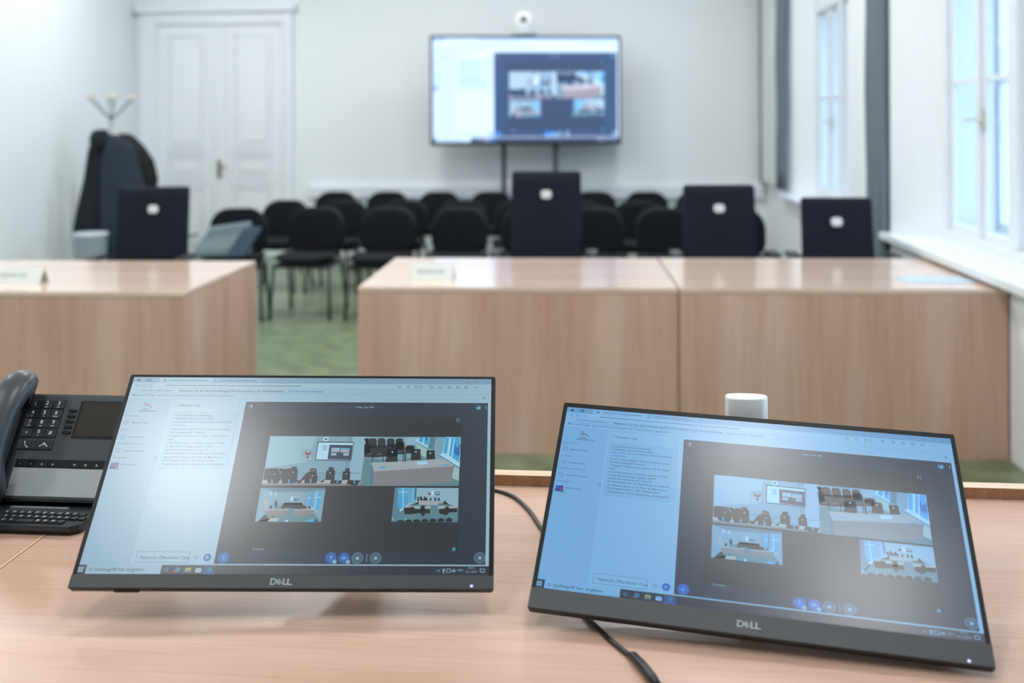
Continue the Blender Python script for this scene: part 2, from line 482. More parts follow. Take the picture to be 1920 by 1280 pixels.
('p',9,'v_cyan',[1739,392,1759,387,1757,409,1742,413]),
('p',8,'v_white',[1732,356,1737,356,1727,471,1721,467]),
('p',6,'v_cream',[1534,389,1599,427,1592,470,1558,449]),
('p',6,'v_cream',[1735,523,1765,534,1764,598,1730,585]),
('l',7,'v_mid',[1653,452,1765,527],4),
('p',7,'v_wood',[1318,502,1683,478,1739,517,1553,533,1335,550]),
('p',7,'v_woodd',[1335,550,1552,533,1544,626,1336,628]),
('p',7,'v_woodd',[1554,532,1738,518,1725,604,1547,626]),
('p',7,'v_mid',[1318,502,1335,550,1336,628,1322,620]),
('p',8,'v_cyan',[1363,525,1394,522,1393,531,1362,533]),
('p',8,'v_cyan',[1678,511,1708,506,1712,512,1681,516]),
('p',8,'v_white',[1548,495,1600,491,1605,507,1552,512]),
('p',4,'v_wall',[784,641,1104,641,1103,820,785,820]),
('p',5,'v_mid2',[784,641,1104,641,1101,652,1001,662,856,663,806,651]),
('p',5,'v_wall2',[835,657,850,683,828,683]),
('p',5,'v_wall2',[860,659,871,687,856,687]),
('p',6,'v_white',[835,659,844,677,833,677]),
('p',6,'v_white',[861,662,867,679,859,679]),
('p',5,'v_floor',[867,754,879,737,1011,736,1035,754,1071,781,1103,820,797,820,831,782]),
('p',6,'v_wood',[813,709,828,706,833,751,818,755]),
('p',6,'v_black',[865,717,869,710,877,713,880,733,873,743,867,745]),
('p',6,'v_black',[843,737,854,735,856,751,844,752]),
('p',6,'v_black',[901,754,901,735,910,723,1001,722,1005,732,1021,736,1025,750,984,754,932,747]),
('c',6,'v_black',[915,725,6,6]),
('c',6,'v_black',[927,725,6,6]),
('c',6,'v_black',[938,725,6,6]),
('c',6,'v_black',[950,725,6,6]),
('c',6,'v_black',[961,725,6,6]),
('c',6,'v_black',[972,725,6,6]),
('c',6,'v_black',[984,725,6,6]),
('c',6,'v_black',[995,725,6,6]),
('p',6,'v_black',[1031,739,1043,739,1044,750,1032,750]),
('p',6,'v_white',[938,688,981,691,982,713,939,711]),
('p',7,'v_navy',[954,692,981,694,981,711,954,710]),
('p',8,'v_wall2',[957,697,978,698,978,705,957,703]),
('p',7,'v_wood',[823,757,931,754,933,760,825,763]),
('p',7,'v_woodd',[824,763,933,760,933,793,831,785]),
('p',7,'v_wood',[963,755,1060,752,1070,758,963,761]),
('p',7,'v_woodd',[963,761,1070,758,1059,781,963,792]),
('p',6,'v_cyan',[1019,729,1021,682,1028,663,1038,667,1040,734,1033,736]),
('p',6,'v_cyan',[1050,744,1054,682,1065,662,1076,659,1088,674,1089,714,1077,765]),
('l',7,'v_white',[1065,662,1064,753],4),
('l',7,'v_white',[1053,694,1089,690],4),
('l',7,'v_white',[1022,698,1038,696],3),
('l',7,'v_white',[1046,742,1078,767],4),
('l',6,'v_mid',[1045,658,1043,742],4),
('l',6,'v_mid',[1015,660,1015,726],3),
('p',6,'v_black',[824,786,835,782,840,801,874,813,873,793,871,820,797,820]),
('p',7,'v_paper',[856,799,896,801,895,819,844,819]),
('p',7,'v_cyan',[1029,819,1042,806,1071,804,1071,819]),
('p',7,'v_white',[932,810,943,810,946,819,929,819]),
('p',7,'v_navy',[1071,806,1083,804,1087,819,1071,819]),
('p',4,'v_wall2',[1448,638,1765,638,1766,818,1445,817]),
('p',5,'v_floor',[1473,771,1504,743,1554,715,1720,723,1764,742,1766,818,1445,817]),
('p',5,'v_mid2',[1448,638,1467,639,1469,724,1484,771,1464,798,1446,798]),
('p',6,'v_wall',[1512,639,1526,639,1530,716,1518,724]),
('p',6,'v_cyan',[1468,640,1512,640,1518,729,1483,757,1471,740]),
('p',6,'v_cyan',[1525,640,1550,640,1550,710,1532,718]),
('l',7,'v_white',[1489,640,1495,747],4),
('l',7,'v_white',[1468,660,1513,660],4),
('l',7,'v_white',[1537,640,1540,712],3),
('p',7,'v_white',[1479,757,1518,728,1520,733,1485,764]),
('l',6,'v_black',[1553,640,1554,700],5),
('p',6,'v_white',[1630,653,1673,655,1673,680,1630,678]),
('p',7,'v_navy',[1646,657,1673,658,1672,678,1646,676]),
('p',8,'v_wall2',[1649,661,1670,662,1670,671,1648,670]),
('c',6,'v_red',[1621,670,7,7]),
('p',7,'v_black',[1563,709,1562,691,1566,683,1571,691,1573,709]),
('p',7,'v_black',[1576,709,1575,687,1579,679,1584,687,1586,709]),
('p',7,'v_black',[1583,709,1583,699,1587,691,1592,699,1593,709]),
('p',7,'v_black',[1594,709,1594,689,1598,681,1603,689,1605,709]),
('p',7,'v_black',[1603,709,1603,695,1607,687,1612,694,1614,709]),
('p',7,'v_black',[1624,709,1624,696,1628,688,1633,696,1634,709]),
('p',7,'v_black',[1647,709,1647,694,1651,686,1656,694,1657,709]),
('p',7,'v_black',[1664,709,1664,695,1669,687,1673,695,1675,709]),
('p',7,'v_black',[1694,709,1695,710,1699,702,1704,710,1704,709]),
('p',6,'v_black',[1542,731,1570,711,1705,711,1722,728,1676,723,1573,723]),
('p',8,'v_wood',[1571,705,1679,707,1665,730,1572,728]),
('p',8,'v_paper',[1668,711,1694,713,1689,721,1666,719]),
('p',7,'v_paper',[1504,735,1630,734,1631,747,1504,747]),
('p',7,'v_paper',[1667,734,1765,735,1764,744,1667,750]),
('p',8,'v_black',[1498,743,1526,743,1533,739,1548,739,1556,751,1629,751,1629,774,1605,772,1602,786,1591,786,1583,772,1554,774,1536,778,1506,777]),
('p',8,'v_black',[1581,733,1603,733,1604,762,1582,763]),
('p',8,'v_black',[1671,750,1703,746,1704,736,1720,736,1721,746,1763,746,1763,766,1725,768,1708,783,1674,772]),
('p',8,'v_black',[1471,817,1472,812,1486,807,1503,810,1505,817]),
('p',8,'v_black',[1510,817,1511,810,1526,804,1542,809,1544,817]),
('p',8,'v_black',[1549,817,1551,808,1565,802,1582,807,1583,817]),
('p',8,'v_black',[1589,817,1590,806,1604,800,1621,805,1623,817]),
('p',8,'v_black',[1628,817,1629,805,1643,798,1660,803,1662,817]),
('p',8,'v_black',[1667,817,1668,803,1683,796,1699,802,1701,816]),
('p',8,'v_black',[1707,816,1708,801,1722,794,1739,800,1740,816]),
('c',8,'v_cyan',[1511,802,6,6])]
# ------------------------------------------------------------ materials
wall_m = mat('wall_paint', 'e4e9ec', .7, spec=.3, bump=(9, .012, .05))
white_gloss = mat('white_lacquer', 'e4e8ed', .3, bump=(20, .01, 0))
ceil_m = mat('ceiling_paint', 'f0f0ee', .8, spec=.2, bump=(6, .01, .03))
desk_front = wood('beech_upright', 2, 'd5b5a3', 'c29b86', 'b1866f', .42, .35, 1.0, .8)
desk_top = wood('beech_desktop', 0, 'e2cabb', 'd8bba9', 'c2a18e', .16, .6, 1.0, .6, .5)
bench_m = wood('beech_bench', 0, 'cba995', 'bf9883', 'a9826d', .33, .5, 1.6, .7)
ledge_m = wood('beech_ledge', 2, 'a87a5c', '966547', '7e5238', .4, .4, 1.5)
lip_m = wood('beech_lit_top_and_seam', 0, 'e6cfb6', 'd8b898', 'c8a588', .35)  # paler beech: light on the ledge top painted in, also the seam edging
blk = mat('black_plastic', '17191c', .45, bump=(400, .1, .1))
blk2 = mat('dark_bezel_plastic', '2c3033', .42, bump=(900, .1, .12))
fabric = mat('black_fabric', '10131a', .95, spec=.25, bump=(300, .25, .3))
leather = mat('dark_blue_mesh_fabric', '0c1220', .8, spec=.3, bump=(500, .2, .2))
steel = mat('black_steel', '1c1e20', .35, 0, .5)
chrome = mat('polished_metal', 'c9ced4', .2, 1)
silver = mat('brushed_silver', 'dfe1e2', .38, .25, bump=(200, .03, .03))

# ------------------------------------------------------------ the room
XL, XR, YB, YF, H = -5.58, 1.85, 11.5, -2.6, 4.0
XO = 2.55                      # outer face of the window wall
def floor_mat():
    m = bpy.data.materials.new('green_linoleum'); m.use_nodes = True; nt = m.node_tree; N = nt.nodes; L = nt.links; b = N['Principled BSDF']
    tc = N.new('ShaderNodeTexCoord'); n = N.new('ShaderNodeTexNoise'); n.inputs['Scale'].default_value = 7; n.inputs['Detail'].default_value = 9; n.inputs['Roughness'].default_value = .7
    L.new(tc.outputs['Object'], n.inputs['Vector'])
    r = N.new('ShaderNodeValToRGB'); e = r.color_ramp.elements; e[0].position = .35; e[0].color = (*lin('56644a'), 1); e[1].position = .68; e[1].color = (*lin('808e6e'), 1)
    L.new(n.outputs[0], r.inputs[0]); L.new(r.outputs[0], b.inputs['Base Color']); b.inputs['Roughness'].default_value = .32
    return m
bm = new(); box(bm, XL-.2, XO, YF, YB+.2, -.1, 0); struct('floor', bm, floor_mat())
bm = new(); box(bm, XL, XR, YF, 2.3, 0, .165, .004); struct('floor_dais', bm, MATS.get('x') or floor_mat())
bm = new(); box(bm, XL-.2, XO, YF, YB+.2, H, H+.1); struct('ceiling', bm, ceil_m)
bm = new(); box(bm, XL-.2, XO, YB, YB+.2, 0, H); struct('wall_back', bm, wall_m)
bm = new(); box(bm, XL-.2, XL, YF, YB, 0, H); struct('wall_left', bm, wall_m)
bm = new(); box(bm, XL-.2, XO, YF-.2, YF, 0, H); struct('wall_front', bm, wall_m)
# window wall: piers between splayed window niches
XG = 2.10
WINS = [(7.95, 10.08), (4.25, 6.385), (.45, 2.585)]
WT = 3.62; WB = .84
bm = new(); 
def wprism(poly, z0, z1): loft(bm, [[(x, y, z0) for x, y in poly], [(x, y, z1) for x, y in poly]], smooth=False)
edges = [YB]
for a, b_ in WINS: edges += [b_, a]
edges.append(YF)
for i in range(0, len(edges), 2):
    y1, y0 = edges[i], edges[i+1]
    s1 = .235 if i > 0 else 0; s0 = .235 if i+2 < len(edges) else 0
    wprism([(XR, y0+s0 if 0 else y0+(.235 if i+2 >= len(edges) else 0)*0 + (0)), (XR, y0)][:0] + [(XR, y0 + s0), (XR, y1 - s1), (XG, y1), (XO, y1), (XO, y0), (XG, y0)], 0, H) if 0 else None
    # niche mouth is wider than the frame: the pier is narrower at the room face
    wprism([(XR, y0+s0), (XR, y1-s1), (XG, y1), (XO, y1), (XO, y0), (XG, y0)], 0, H)
for y0, y1 in WINS:
    wprism([(XR, y0-.235), (XR, y1+.235), (XG, y1), (XO, y1), (XO, y0), (XG, y0)], 0, WB-.045)
    wprism([(XR, y0-.235), (XR, y1+.235), (XG, y1), (XO, y1), (XO, y0), (XG, y0)], WT, H)
struct('wall_right', bm, wall_m)
for n_, args in (('baseboard_back', (XL, XR, YB-.02, YB, 0, .12)), ('baseboard_left', (XL, XL+.02, 2.3, YB-.02, 0, .12))):
    bm = new(); box(bm, *args, .004); struct(n_, bm, white_gloss)
# chair rail: a slim cable trunking along the back wall
bm = new(); box(bm, -3.45, 1.80, YB-.07, YB, .70, .838, .006); struct('trim_1', bm, mat('trunking_white', 'd9dfe6', .4))
# ---- windows
def glass_mat():
    m = bpy.data.materials.new('window_glass'); m.use_nodes = True; nt = m.node_tree; N = nt.nodes; L = nt.links
    N.remove(N['Principled BSDF']); out = N['Material Output']
    t = N.new('ShaderNodeBsdfTransparent'); t.inputs[0].default_value = (.93, .96, .97, 1); g = N.new('ShaderNodeBsdfGlossy'); g.inputs['Roughness'].default_value = .02
    f = N.new('ShaderNodeFresnel'); f.inputs[0].default_value = 1.35; mx = N.new('ShaderNodeMixShader')
    gm_ = N.new('ShaderNodeNewGeometry'); sb = N.new('ShaderNodeMath'); sb.operation = 'SUBTRACT'; sb.use_clamp = True; L.new(f.outputs[0], sb.inputs[0]); L.new(gm_.outputs['Backfacing'], sb.inputs[1]); L.new(sb.outputs[0], mx.inputs[0]); L.new(t.outputs[0], mx.inputs[1]); L.new(g.outputs[0], mx.inputs[2]); L.new(mx.outputs[0], out.inputs[0]); return m
GL = glass_mat(); brass = mat('brass', 'b59a5c', .3, 1)
winp = mat('window_paint', 'dfe4ea', .35, bump=(30, .01, 0))
def window(num, y0, y1):
    zb, zt = WB, WT; cy = (y0+y1)/2
    f = new()
    for (xa, xb, t) in ((XG, XG+.09, .055), (XG+.27, XG+.34, .055)):
        box(f, xa, xb, y0, y0+t, zb, zt, .004); box(f, xa, xb, y1-t, y1, zb, zt, .004)
        box(f, xa, xb, y0+t, y1-t, zb, zb+.05, .004); box(f, xa, xb, y0+t, y1-t, zt-.05, zt, .004)
        box(f, xa-.01, xb, cy-.055, cy+.055, zb+.05, zt-.05, .006)
        for c in (cy-.515, cy+.515): box(f, xa+.005, xb, c-.025, c+.025, zb+.05, zt-.05, .004)
        box(f, xa-.005, xb, y0+t, y1-t, 2.62, 2.70, .004)
    box(f, XG+.09, XG+.27, y0, y0+.02, zb, zt); box(f, XG+.09, XG+.27, y1-.02, y1, zb, zt)
    root = struct(f'window_{num}', f, winp)
    xs = [y0+.055, cy-.54, cy-.49, cy-.055, cy+.055, cy+.49, cy+.54, y1-.055]
    for i in range(0, 8, 2):
        a, b_ = xs[i], xs[i+1]
        for lay, xc in ((0, XG+.03), (1, XG+.30)):
            for (z0, z1) in ((zb+.05, 2.62), (2.70, zt-.05)):
                s = new(); t = .042
                box(s, xc, xc+.035, a, a+t, z0, z1, .003); box(s, xc, xc+.035, b_-t, b_, z0, z1, .003)
                box(s, xc, xc+.035, a+t, b_-t, z0, z0+t, .003); box(s, xc, xc+.035, a+t, b_-t, z1-t, z1, .003)
                if z1 < 3: box(s, xc+.004, xc+.03, a+t, b_-t, 1.775, 1.803, .002)
                so = obj('window_sash', s, winp, root)
                g = new(); box(g, xc+.015, xc+.019, a+t-.004, b_-t+.004, z0+t-.004, z1-t+.004); obj('pane', g, GL, so)
                if z1 < 3 and lay == 0 and i in (0, 2, 4, 6):
                    hy = b_-.02 if i in (0, 4) else a+.02
                    h = new(); box(h, xc-.012, xc, hy-.012, hy+.012, 1.50, 1.62, .003); tube(h, [(xc-.01, hy, 1.56), (xc-.045, hy, 1.56)], .007)
                    tube(h, [(xc-.045, hy, 1.56), (xc-.048, hy+(-.09 if i in (0, 4) else .09), 1.555)], .008); obj('handle', h, mat('handle_pale_brass', 'cfc8b4', .35, .6), so)
    s = new(); box(s, 1.775, XG+.01, y0-.245, y1+.25, WB-.045, WB, .008); obj('window_sill', s, winp, root)
    s = new(); box(s, XG+.34, XO+.06, y0, y1, WB-.04, WB-.01); obj('outer_sill', s, winp, root)
for i, (a, b_) in enumerate(WINS): window(i+1, a, b_)
# ---- double door in the back wall
bm = new(); Y = YB
box(bm, -5.508, -5.296, Y-.05, Y, 0, 2.92, .008); box(bm, -3.756, -3.640, Y-.05, Y, 0, 2.92, .008); box(bm, -5.296, -3.756, Y-.05, Y, 2.76, 2.92, .008)
box(bm, -5.56, -3.60, Y-.10, Y, 2.90, 2.985, .012); box(bm, -5.296, -3.756, Y-.012, Y, 2.72, 2.76, .004)
box(bm, -5.33, -5.296, Y-.07, Y-.045, 0, 2.78, .006); box(bm, -3.756, -3.722, Y-.07, Y-.045, 0, 2.78, .006)
door = struct('door_1', bm, white_gloss)
def leaf(x0, x1):
    l = new(); box(l, x0, x1, Y-.03, Y, .01, 2.735, .003)
    a, b_ = x0+.155, x1-.20 if x1 < -4.5 else x1-.16
    if x0 > -4.6: a = x0+.20
    for (z0, z1) in ((1.32, 2.62), (.97, 1.17), (.18, .80)):
        box(l, a-.03, b_+.03, Y-.048, Y-.03, z0-.03, z0, .002); box(l, a-.03, b_+.03, Y-.048, Y-.03, z1, z1+.03, .002)
        box(l, a-.03, a, Y-.048, Y-.03, z0, z1, .002); box(l, b_, b_+.03, Y-.048, Y-.03, z0, z1, .002)
        box(l, a+.03, b_-.03, Y-.046, Y-.028, z0+.03, z1-.03, .010)
    box(l, a-.05, b_+.05, Y-.05, Y-.028, 1.225, 1.262, .008); box(l, a-.05, b_+.05, Y-.05, Y-.028, .865, .90, .008)
    obj('door_leaf', l, white_gloss, door)
leaf(-5.296, -4.53); leaf(-4.527, -3.756)
l = new(); box(l, -4.60, -4.46, Y-.055, Y-.03, .01, 2.72, .01); box(l, -4.555, -4.505, Y-.068, Y-.05, .01, 2.70, .008); obj('astragal', l, white_gloss, door)
l = new(); box(l, -4.545, -4.505, Y-.078, Y-.066, .93, 1.15, .004); tube(l, [(-4.525, Y-.07, 1.07), (-4.525, Y-.115, 1.07), (-4.42, Y-.12, 1.065)], .011); obj('door_handle', l, mat('aged_brass', '7d7440', .35, 1), door)
# ---- cable trunking in the corner beside the curtains
bm = new(); box(bm, 1.77, XR, 10.60, 11.33, .90, H-.02, .01); tag(obj('blind_case', bm, mat('case_white', 'd4d8d6', .5)), 'pale vertical blind case standing out from the window wall beside the far corner', 'blind')
def curtain(label, y0, y1, z0, x0=1.70):
    bm = new(); n = 26; rows = 14; ring = []
    pts = []
    for k in range(n+1):
        y = y0+(y1-y0)*k/n; pts.append((x0+-.005+.022*math.sin(k*1.55)+.006*math.sin(k*3.1), y))
    back = [(x+.03, y) for x, y in pts[::-1]]
    rs = []
    for j in range(rows+1):
        z = z0+(H-.05-z0)*j/rows; wv = .006*math.sin(j*1.3)
        rs.append([(x+wv*math.sin(i*.7), y, z) for i, (x, y) in enumerate(pts+back)])
    loft(bm, rs); return tag(obj('curtain', bm, mat('grey_curtain', '6a747e', .9, bump=(80, .08, .1))), label, 'curtain', 'grey curtains on the window wall')
curtain('dark grey curtain gathered on the wall between the two windows', 6.62, 6.95, .12, 1.79)
curtain('dark grey curtain strip gathered beside the far window, ending at sill height', 10.22, 10.48, .88, 1.80)
curtain('thin dark grey curtain strip squeezed into the far right corner', 11.40, 11.48, .88, 1.79)
for y0, y1 in ((4.5, 6.1), (8.2, 9.8)):
    pass

# ---- ceiling lamps (the lights of the room)
lamp_e = bpy.data.materials.new('lamp_diffuser'); lamp_e.use_nodes = True
b = lamp_e.node_tree.nodes['Principled BSDF']; b.inputs['Base Color'].default_value = (.8, .8, .8, 1)
b.inputs['Emission Color'].default_value = (.975, .985, .98, 1); b.inputs['Emission Strength'].default_value = LAMP
lamps = [(-1.30, .15, .25), (.27, 1.22, .17), (.66, .66, .17)] + [(x, y, .30) for y in (3.6, 6.4, 9.3) for x in (-4.3, -1.9, .4)] + [(-4.2, .4, .3)]
for i, (x, y, r_) in enumerate(lamps):
    side = 'left' if x < -3 else 'middle' if x < 0 else 'window'
    t = thing('ceiling_lamp', f'round white ceiling lamp number {i+1} over the room', 'lamp', (x, y, H), 'round ceiling lamps')
    t['label'] = 'round white opal ceiling lamp with a slim rim'
    l = new(); lathe(l, [(r_+.02, H), (r_+.02, H-.05), (r_, H-.055), (r_, H-.04)], x, y, 32); obj('rim', l, white_gloss, t)
    l = new(); lathe(l, [(r_-.002, H-.045), (r_-.004, H-.06), (r_*.6, H-.075), (.01, H-.08)], x, y, 32); obj('diffuser', l, lamp_e, t)

# ------------------------------------------------------------ outside the windows
bm = new(); box(bm, XO+.1, 60, -10, 90, -3.2, -3.0); struct('floor_outside', bm, mat('street_grey', '9aa0a2', .9, bump=(2, .1, 0)))
t = thing('building', 'pale rendered building across the street seen through the windows', 'building', (14, 20, -3))
l = new(); box(l, 9.5, 22, 14, 46, -3, 11); obj('facade', l, mat('render_pale', 'b9c4cf', .9, bump=(3, .05, .1)), t)
l = new(); box(l, 9.2, 22.3, 13.7, 46.3, 11, 11.5); obj('roof', l, mat('roof_grey', '6d747c', .8), t)
for yy in range(8):
    for zz in (-1.6, 1.7, 5.0, 8.2):
        l = new(); box(l, 9.38, 9.52, 15.5+yy*3.8, 17.1+yy*3.8, zz, zz+1.9, .03); p_ = obj('window', l, white_gloss, t)
        l = new(); box(l, 9.35, 9.39, 15.62+yy*3.8, 16.98+yy*3.8, zz+.12, zz+1.78); obj('pane', l, mat('pane_dark', '5b6c7d', .08), p_)
l = new()
for k in range(260):
    a = random.uniform(0, 2*PI); z = random.uniform(-2.6, 2.25); rr = .42*(1-(z+2.6)/5.2)**.6+.05
    c = Vector((5.95+rr*math.cos(a)*random.uniform(.6, 1), 15.6+rr*math.sin(a)*random.uniform(.6, 1), z)); s = random.uniform(.06, .13)
    v = [l.verts.new(c+Vector((random.uniform(-1, 1), random.uniform(-1, 1), random.uniform(-1, 1.5)))*s) for _ in range(4)]
    for q in ((0, 1, 2), (0, 2, 3), (0, 3, 1), (1, 3, 2)): l.faces.new([v[i] for i in q])
t = thing('conifer', 'dark green slim conifer outside the nearer window', 'tree', (5.95, 15.6, -3)); obj('foliage', l, mat('conifer_green', '1f4a48', .8), t)
l = new(); tube(l, [(5.95, 15.6, -3), (5.95, 15.6, 1.8)], [.07, .02]); obj('trunk', l, mat('bark', '4a3c30', .9), t)

# ------------------------------------------------------------ desks in the middle of the room
def desk(label, x0, x1, ya, yb, depth=1.05, h=.78, side='both', name='desk'):
    """front at ya (x0) .. yb (x1)"""
    ang = math.atan2(yb-ya, x1-x0); W = math.hypot(x1-x0, yb-ya)
    t = thing(name, label, 'desk', (x0, ya, 0), 'light wood courtroom desks'); t.rotation_euler = (0, 0, ang)
    def ob(nm, b_, m):
        me_o = obj(nm, b_, m); me_o.parent = t; return me_o
    b_ = new(); box(b_, 0, W, 0, depth, h-.025, h, .0025); ob('desktop', b_, desk_top)
    b_ = new(); box(b_, .0, W, .002, .024, .0, h-.026, .0015); ob('front_panel', b_, desk_front)
    if side in ('both', 'left'): b_ = new(); box(b_, .001, .024, .025, depth-.002, 0, h-.026, .0015); ob('side_panel', b_, desk_front)
    if side in ('both', 'right'): b_ = new(); box(b_, W-.024, W-.001, .025, depth-.002, 0, h-.026, .0015); ob('side_panel', b_, desk_front)
    b_ = new(); tube(b_, [(.05, depth-.3, h-.06), (W-.05, depth-.3, h-.06)], .015); ob('crossbar', b_, steel)
    return t
desk('light beech desk right of the aisle, its left end showing a name card', -1.156, .345, 4.62, 4.675)
desk('light beech desk standing against the window sill, a paper sheet on its right', .352, 1.84, 4.675, 4.73, 1.06)
desk('light beech desk left of the aisle with a name card on its far left', -3.45, -1.922, 4.37, 4.42, 1.06)

# name cards and paper
def tent(label, x, y, w_, rz=0):
    b_ = new(); h_ = .075; d = .045
    for s in (-1, 1):
        v = [b_.verts.new((a, s*c, z)) for a, c, z in ((-w_/2, d, .0), (w_/2, d, .0), (w_/2, .0008, h_), (-w_/2, .0008, h_))]
        b_.faces.new(v)
        v2 = [b_.verts.new((a, s*c, z)) for a, c, z in ((-w_/2, d-.0015, .0), (w_/2, d-.0015, .0), (w_/2, .0002, h_-.0015), (-w_/2, .0002, h_-.0015))]
        b_.faces.new(v2)
        for i in range(4): b_.faces.new((v[i], v[(i+1) % 4], v2[(i+1) % 4], v2[i]))
    o = obj('name_card', b_, mat('card_white', 'd3d9d4', .6)); o.location = (x, y, .7805); o.rotation_euler = (0, 0, rz)
    p_ = new()
    import random as rr_; rr_.seed(3); a = -w_*.36
    for _ in range(9):
        w2 = rr_.uniform(.006, .02); 
        v = [p_.verts.new(q) for q in ((a, -d*.62-.0006, h_*.38), (a+w2, -d*.62-.0006, h_*.38), (a+w2, -d*.38-.0006, h_*.62), (a, -d*.38-.0006, h_*.62))]; p_.faces.new(v); a += w2+.004
    q = obj('lettering', p_, mat('print_grey', '9fa6a8', .6)); q.parent = o
    return tag(o, label, 'name card', 'folded name cards on the desks')
tent('small white folded name card on the desk right of the aisle', -.845, 4.90, .21, .02)
tent('small white folded name card on the desk left of the aisle', -2.86, 4.66, .25, .03)
b_ = new(); box(b_, -.16, .16, -.09, .09, 0, .0012); o = obj('paper_sheet', b_, mat('paper_blue_white', 'b4cade', .4)); o.location = (1.60, 5.0, .7806); o.rotation_euler = (0, 0, .08)
tag(o, 'pale bluish paper sheet lying near the right end of the window-side desk', 'paper')

# ------------------------------------------------------------ visitor chairs
def make_visitor():
    t = thing('visitor_chair', 'x', 'chair', (0, 0, 0), 'black stacking visitor chairs in three rows')
    # faces -y; backrest at y=0
    bk = new(); tilt = .10
    def mb(a, b_, d): return Vector((a, d + (.62-(b_+.645))*-.18*0 + b_*tilt, .645+b_))
    cushion(bk, .47, .37, .05, (.16, .16, .11, .11), mb, curve=-.03); obj('backrest', bk, fabric, t)
    sh = new(); cushion(sh, .475, .375, .02, (.16, .16, .11, .11), lambda a, b_, d: Vector((a, .026+d+b_*tilt, .645+b_)), curve=-.03); obj('back_shell', sh, blk, t)
    st = new(); cushion(st, .475, .44, .06, (.09, .09, .12, .12), lambda a, b_, d: Vector((a, -.27+b_, .45+d+(-.02*(a/.235)**2)*-1))); obj('seat', st, fabric, t)
    sp = new(); cushion(sp, .46, .42, .02, .1, lambda a, b_, d: Vector((a, -.27+b_, .416+d))); obj('seat_shell', sp, blk, t)
    fr = new()
    for s in (-1, 1): tube(fr, spline([(s*.20, -.05, .42), (s*.19, .03, .43), (s*.17, .035, .50), (s*.165, .045, .66)], 4), .011)
    tube(fr, [(-.225, -.44, .40), (.225, -.44, .40)], .011); tube(fr, [(-.225, -.08, .40), (.225, -.08, .40)], .011)
    for s in (-1, 1): tube(fr, [(s*.225, -.45, .405), (s*.225, -.07, .405)], .011)
    obj('frame', fr, steel, t)
    for s in (-1, 1):
        for yy, y2 in ((-.45, -.50), (-.07, .04)):
            l = new(); tube(l, [(s*.225, yy, .405), (s*.245, y2, .012)], .0125, 10, flat=1.3); lathe(l, [(.017, 0), (.017, .02), (.013, .03)], s*.245, y2, 12); obj('leg', l, steel, t)
    return t
vc = make_visitor()
rows = [('front', 8.22, [-3.043, -2.41, -1.794, -1.19, -.604, -.068, .508, 1.073], 1.03),
        ('middle', 9.47, [-3.086, -2.502, -1.914, -1.343, -.789, -.23, .323, .87], .985),
        ('back', 10.75, [-2.93, -2.351, -1.777, -1.209, -.646, -.089, .464, 1.011], .985)]
ordn = ['leftmost', 'second from the left', 'third from the left', 'fourth from the left', 'fourth from the right', 'third from the right', 'second from the right', 'rightmost']
first = True
for rn, y, xs, hs in rows:
    for i, x in enumerate(xs):
        lab = f'black upholstered visitor chair, {ordn[i]} in the {rn} row'
        if rn == 'front' and i == 0: lab = 'black upholstered visitor chair holding a grey-blue bag, leftmost in the front row'
        if rn == 'front' and i == 1: lab = 'black upholstered visitor chair seen whole in the aisle gap, second from left in front row'
        rz = random.uniform(-.02, .02); yy = y + random.uniform(-.03, .03)
        if rn == 'front' and i == 0: rz = .22; yy = 8.1
        if first:
            vc.location = (x, yy, 0); vc.rotation_euler = (0, 0, rz); vc['label'] = lab; vc.scale = (1, 1, hs); first = False
        else: dup(vc, (x, yy, 0), rz, lab, (1, 1, hs))

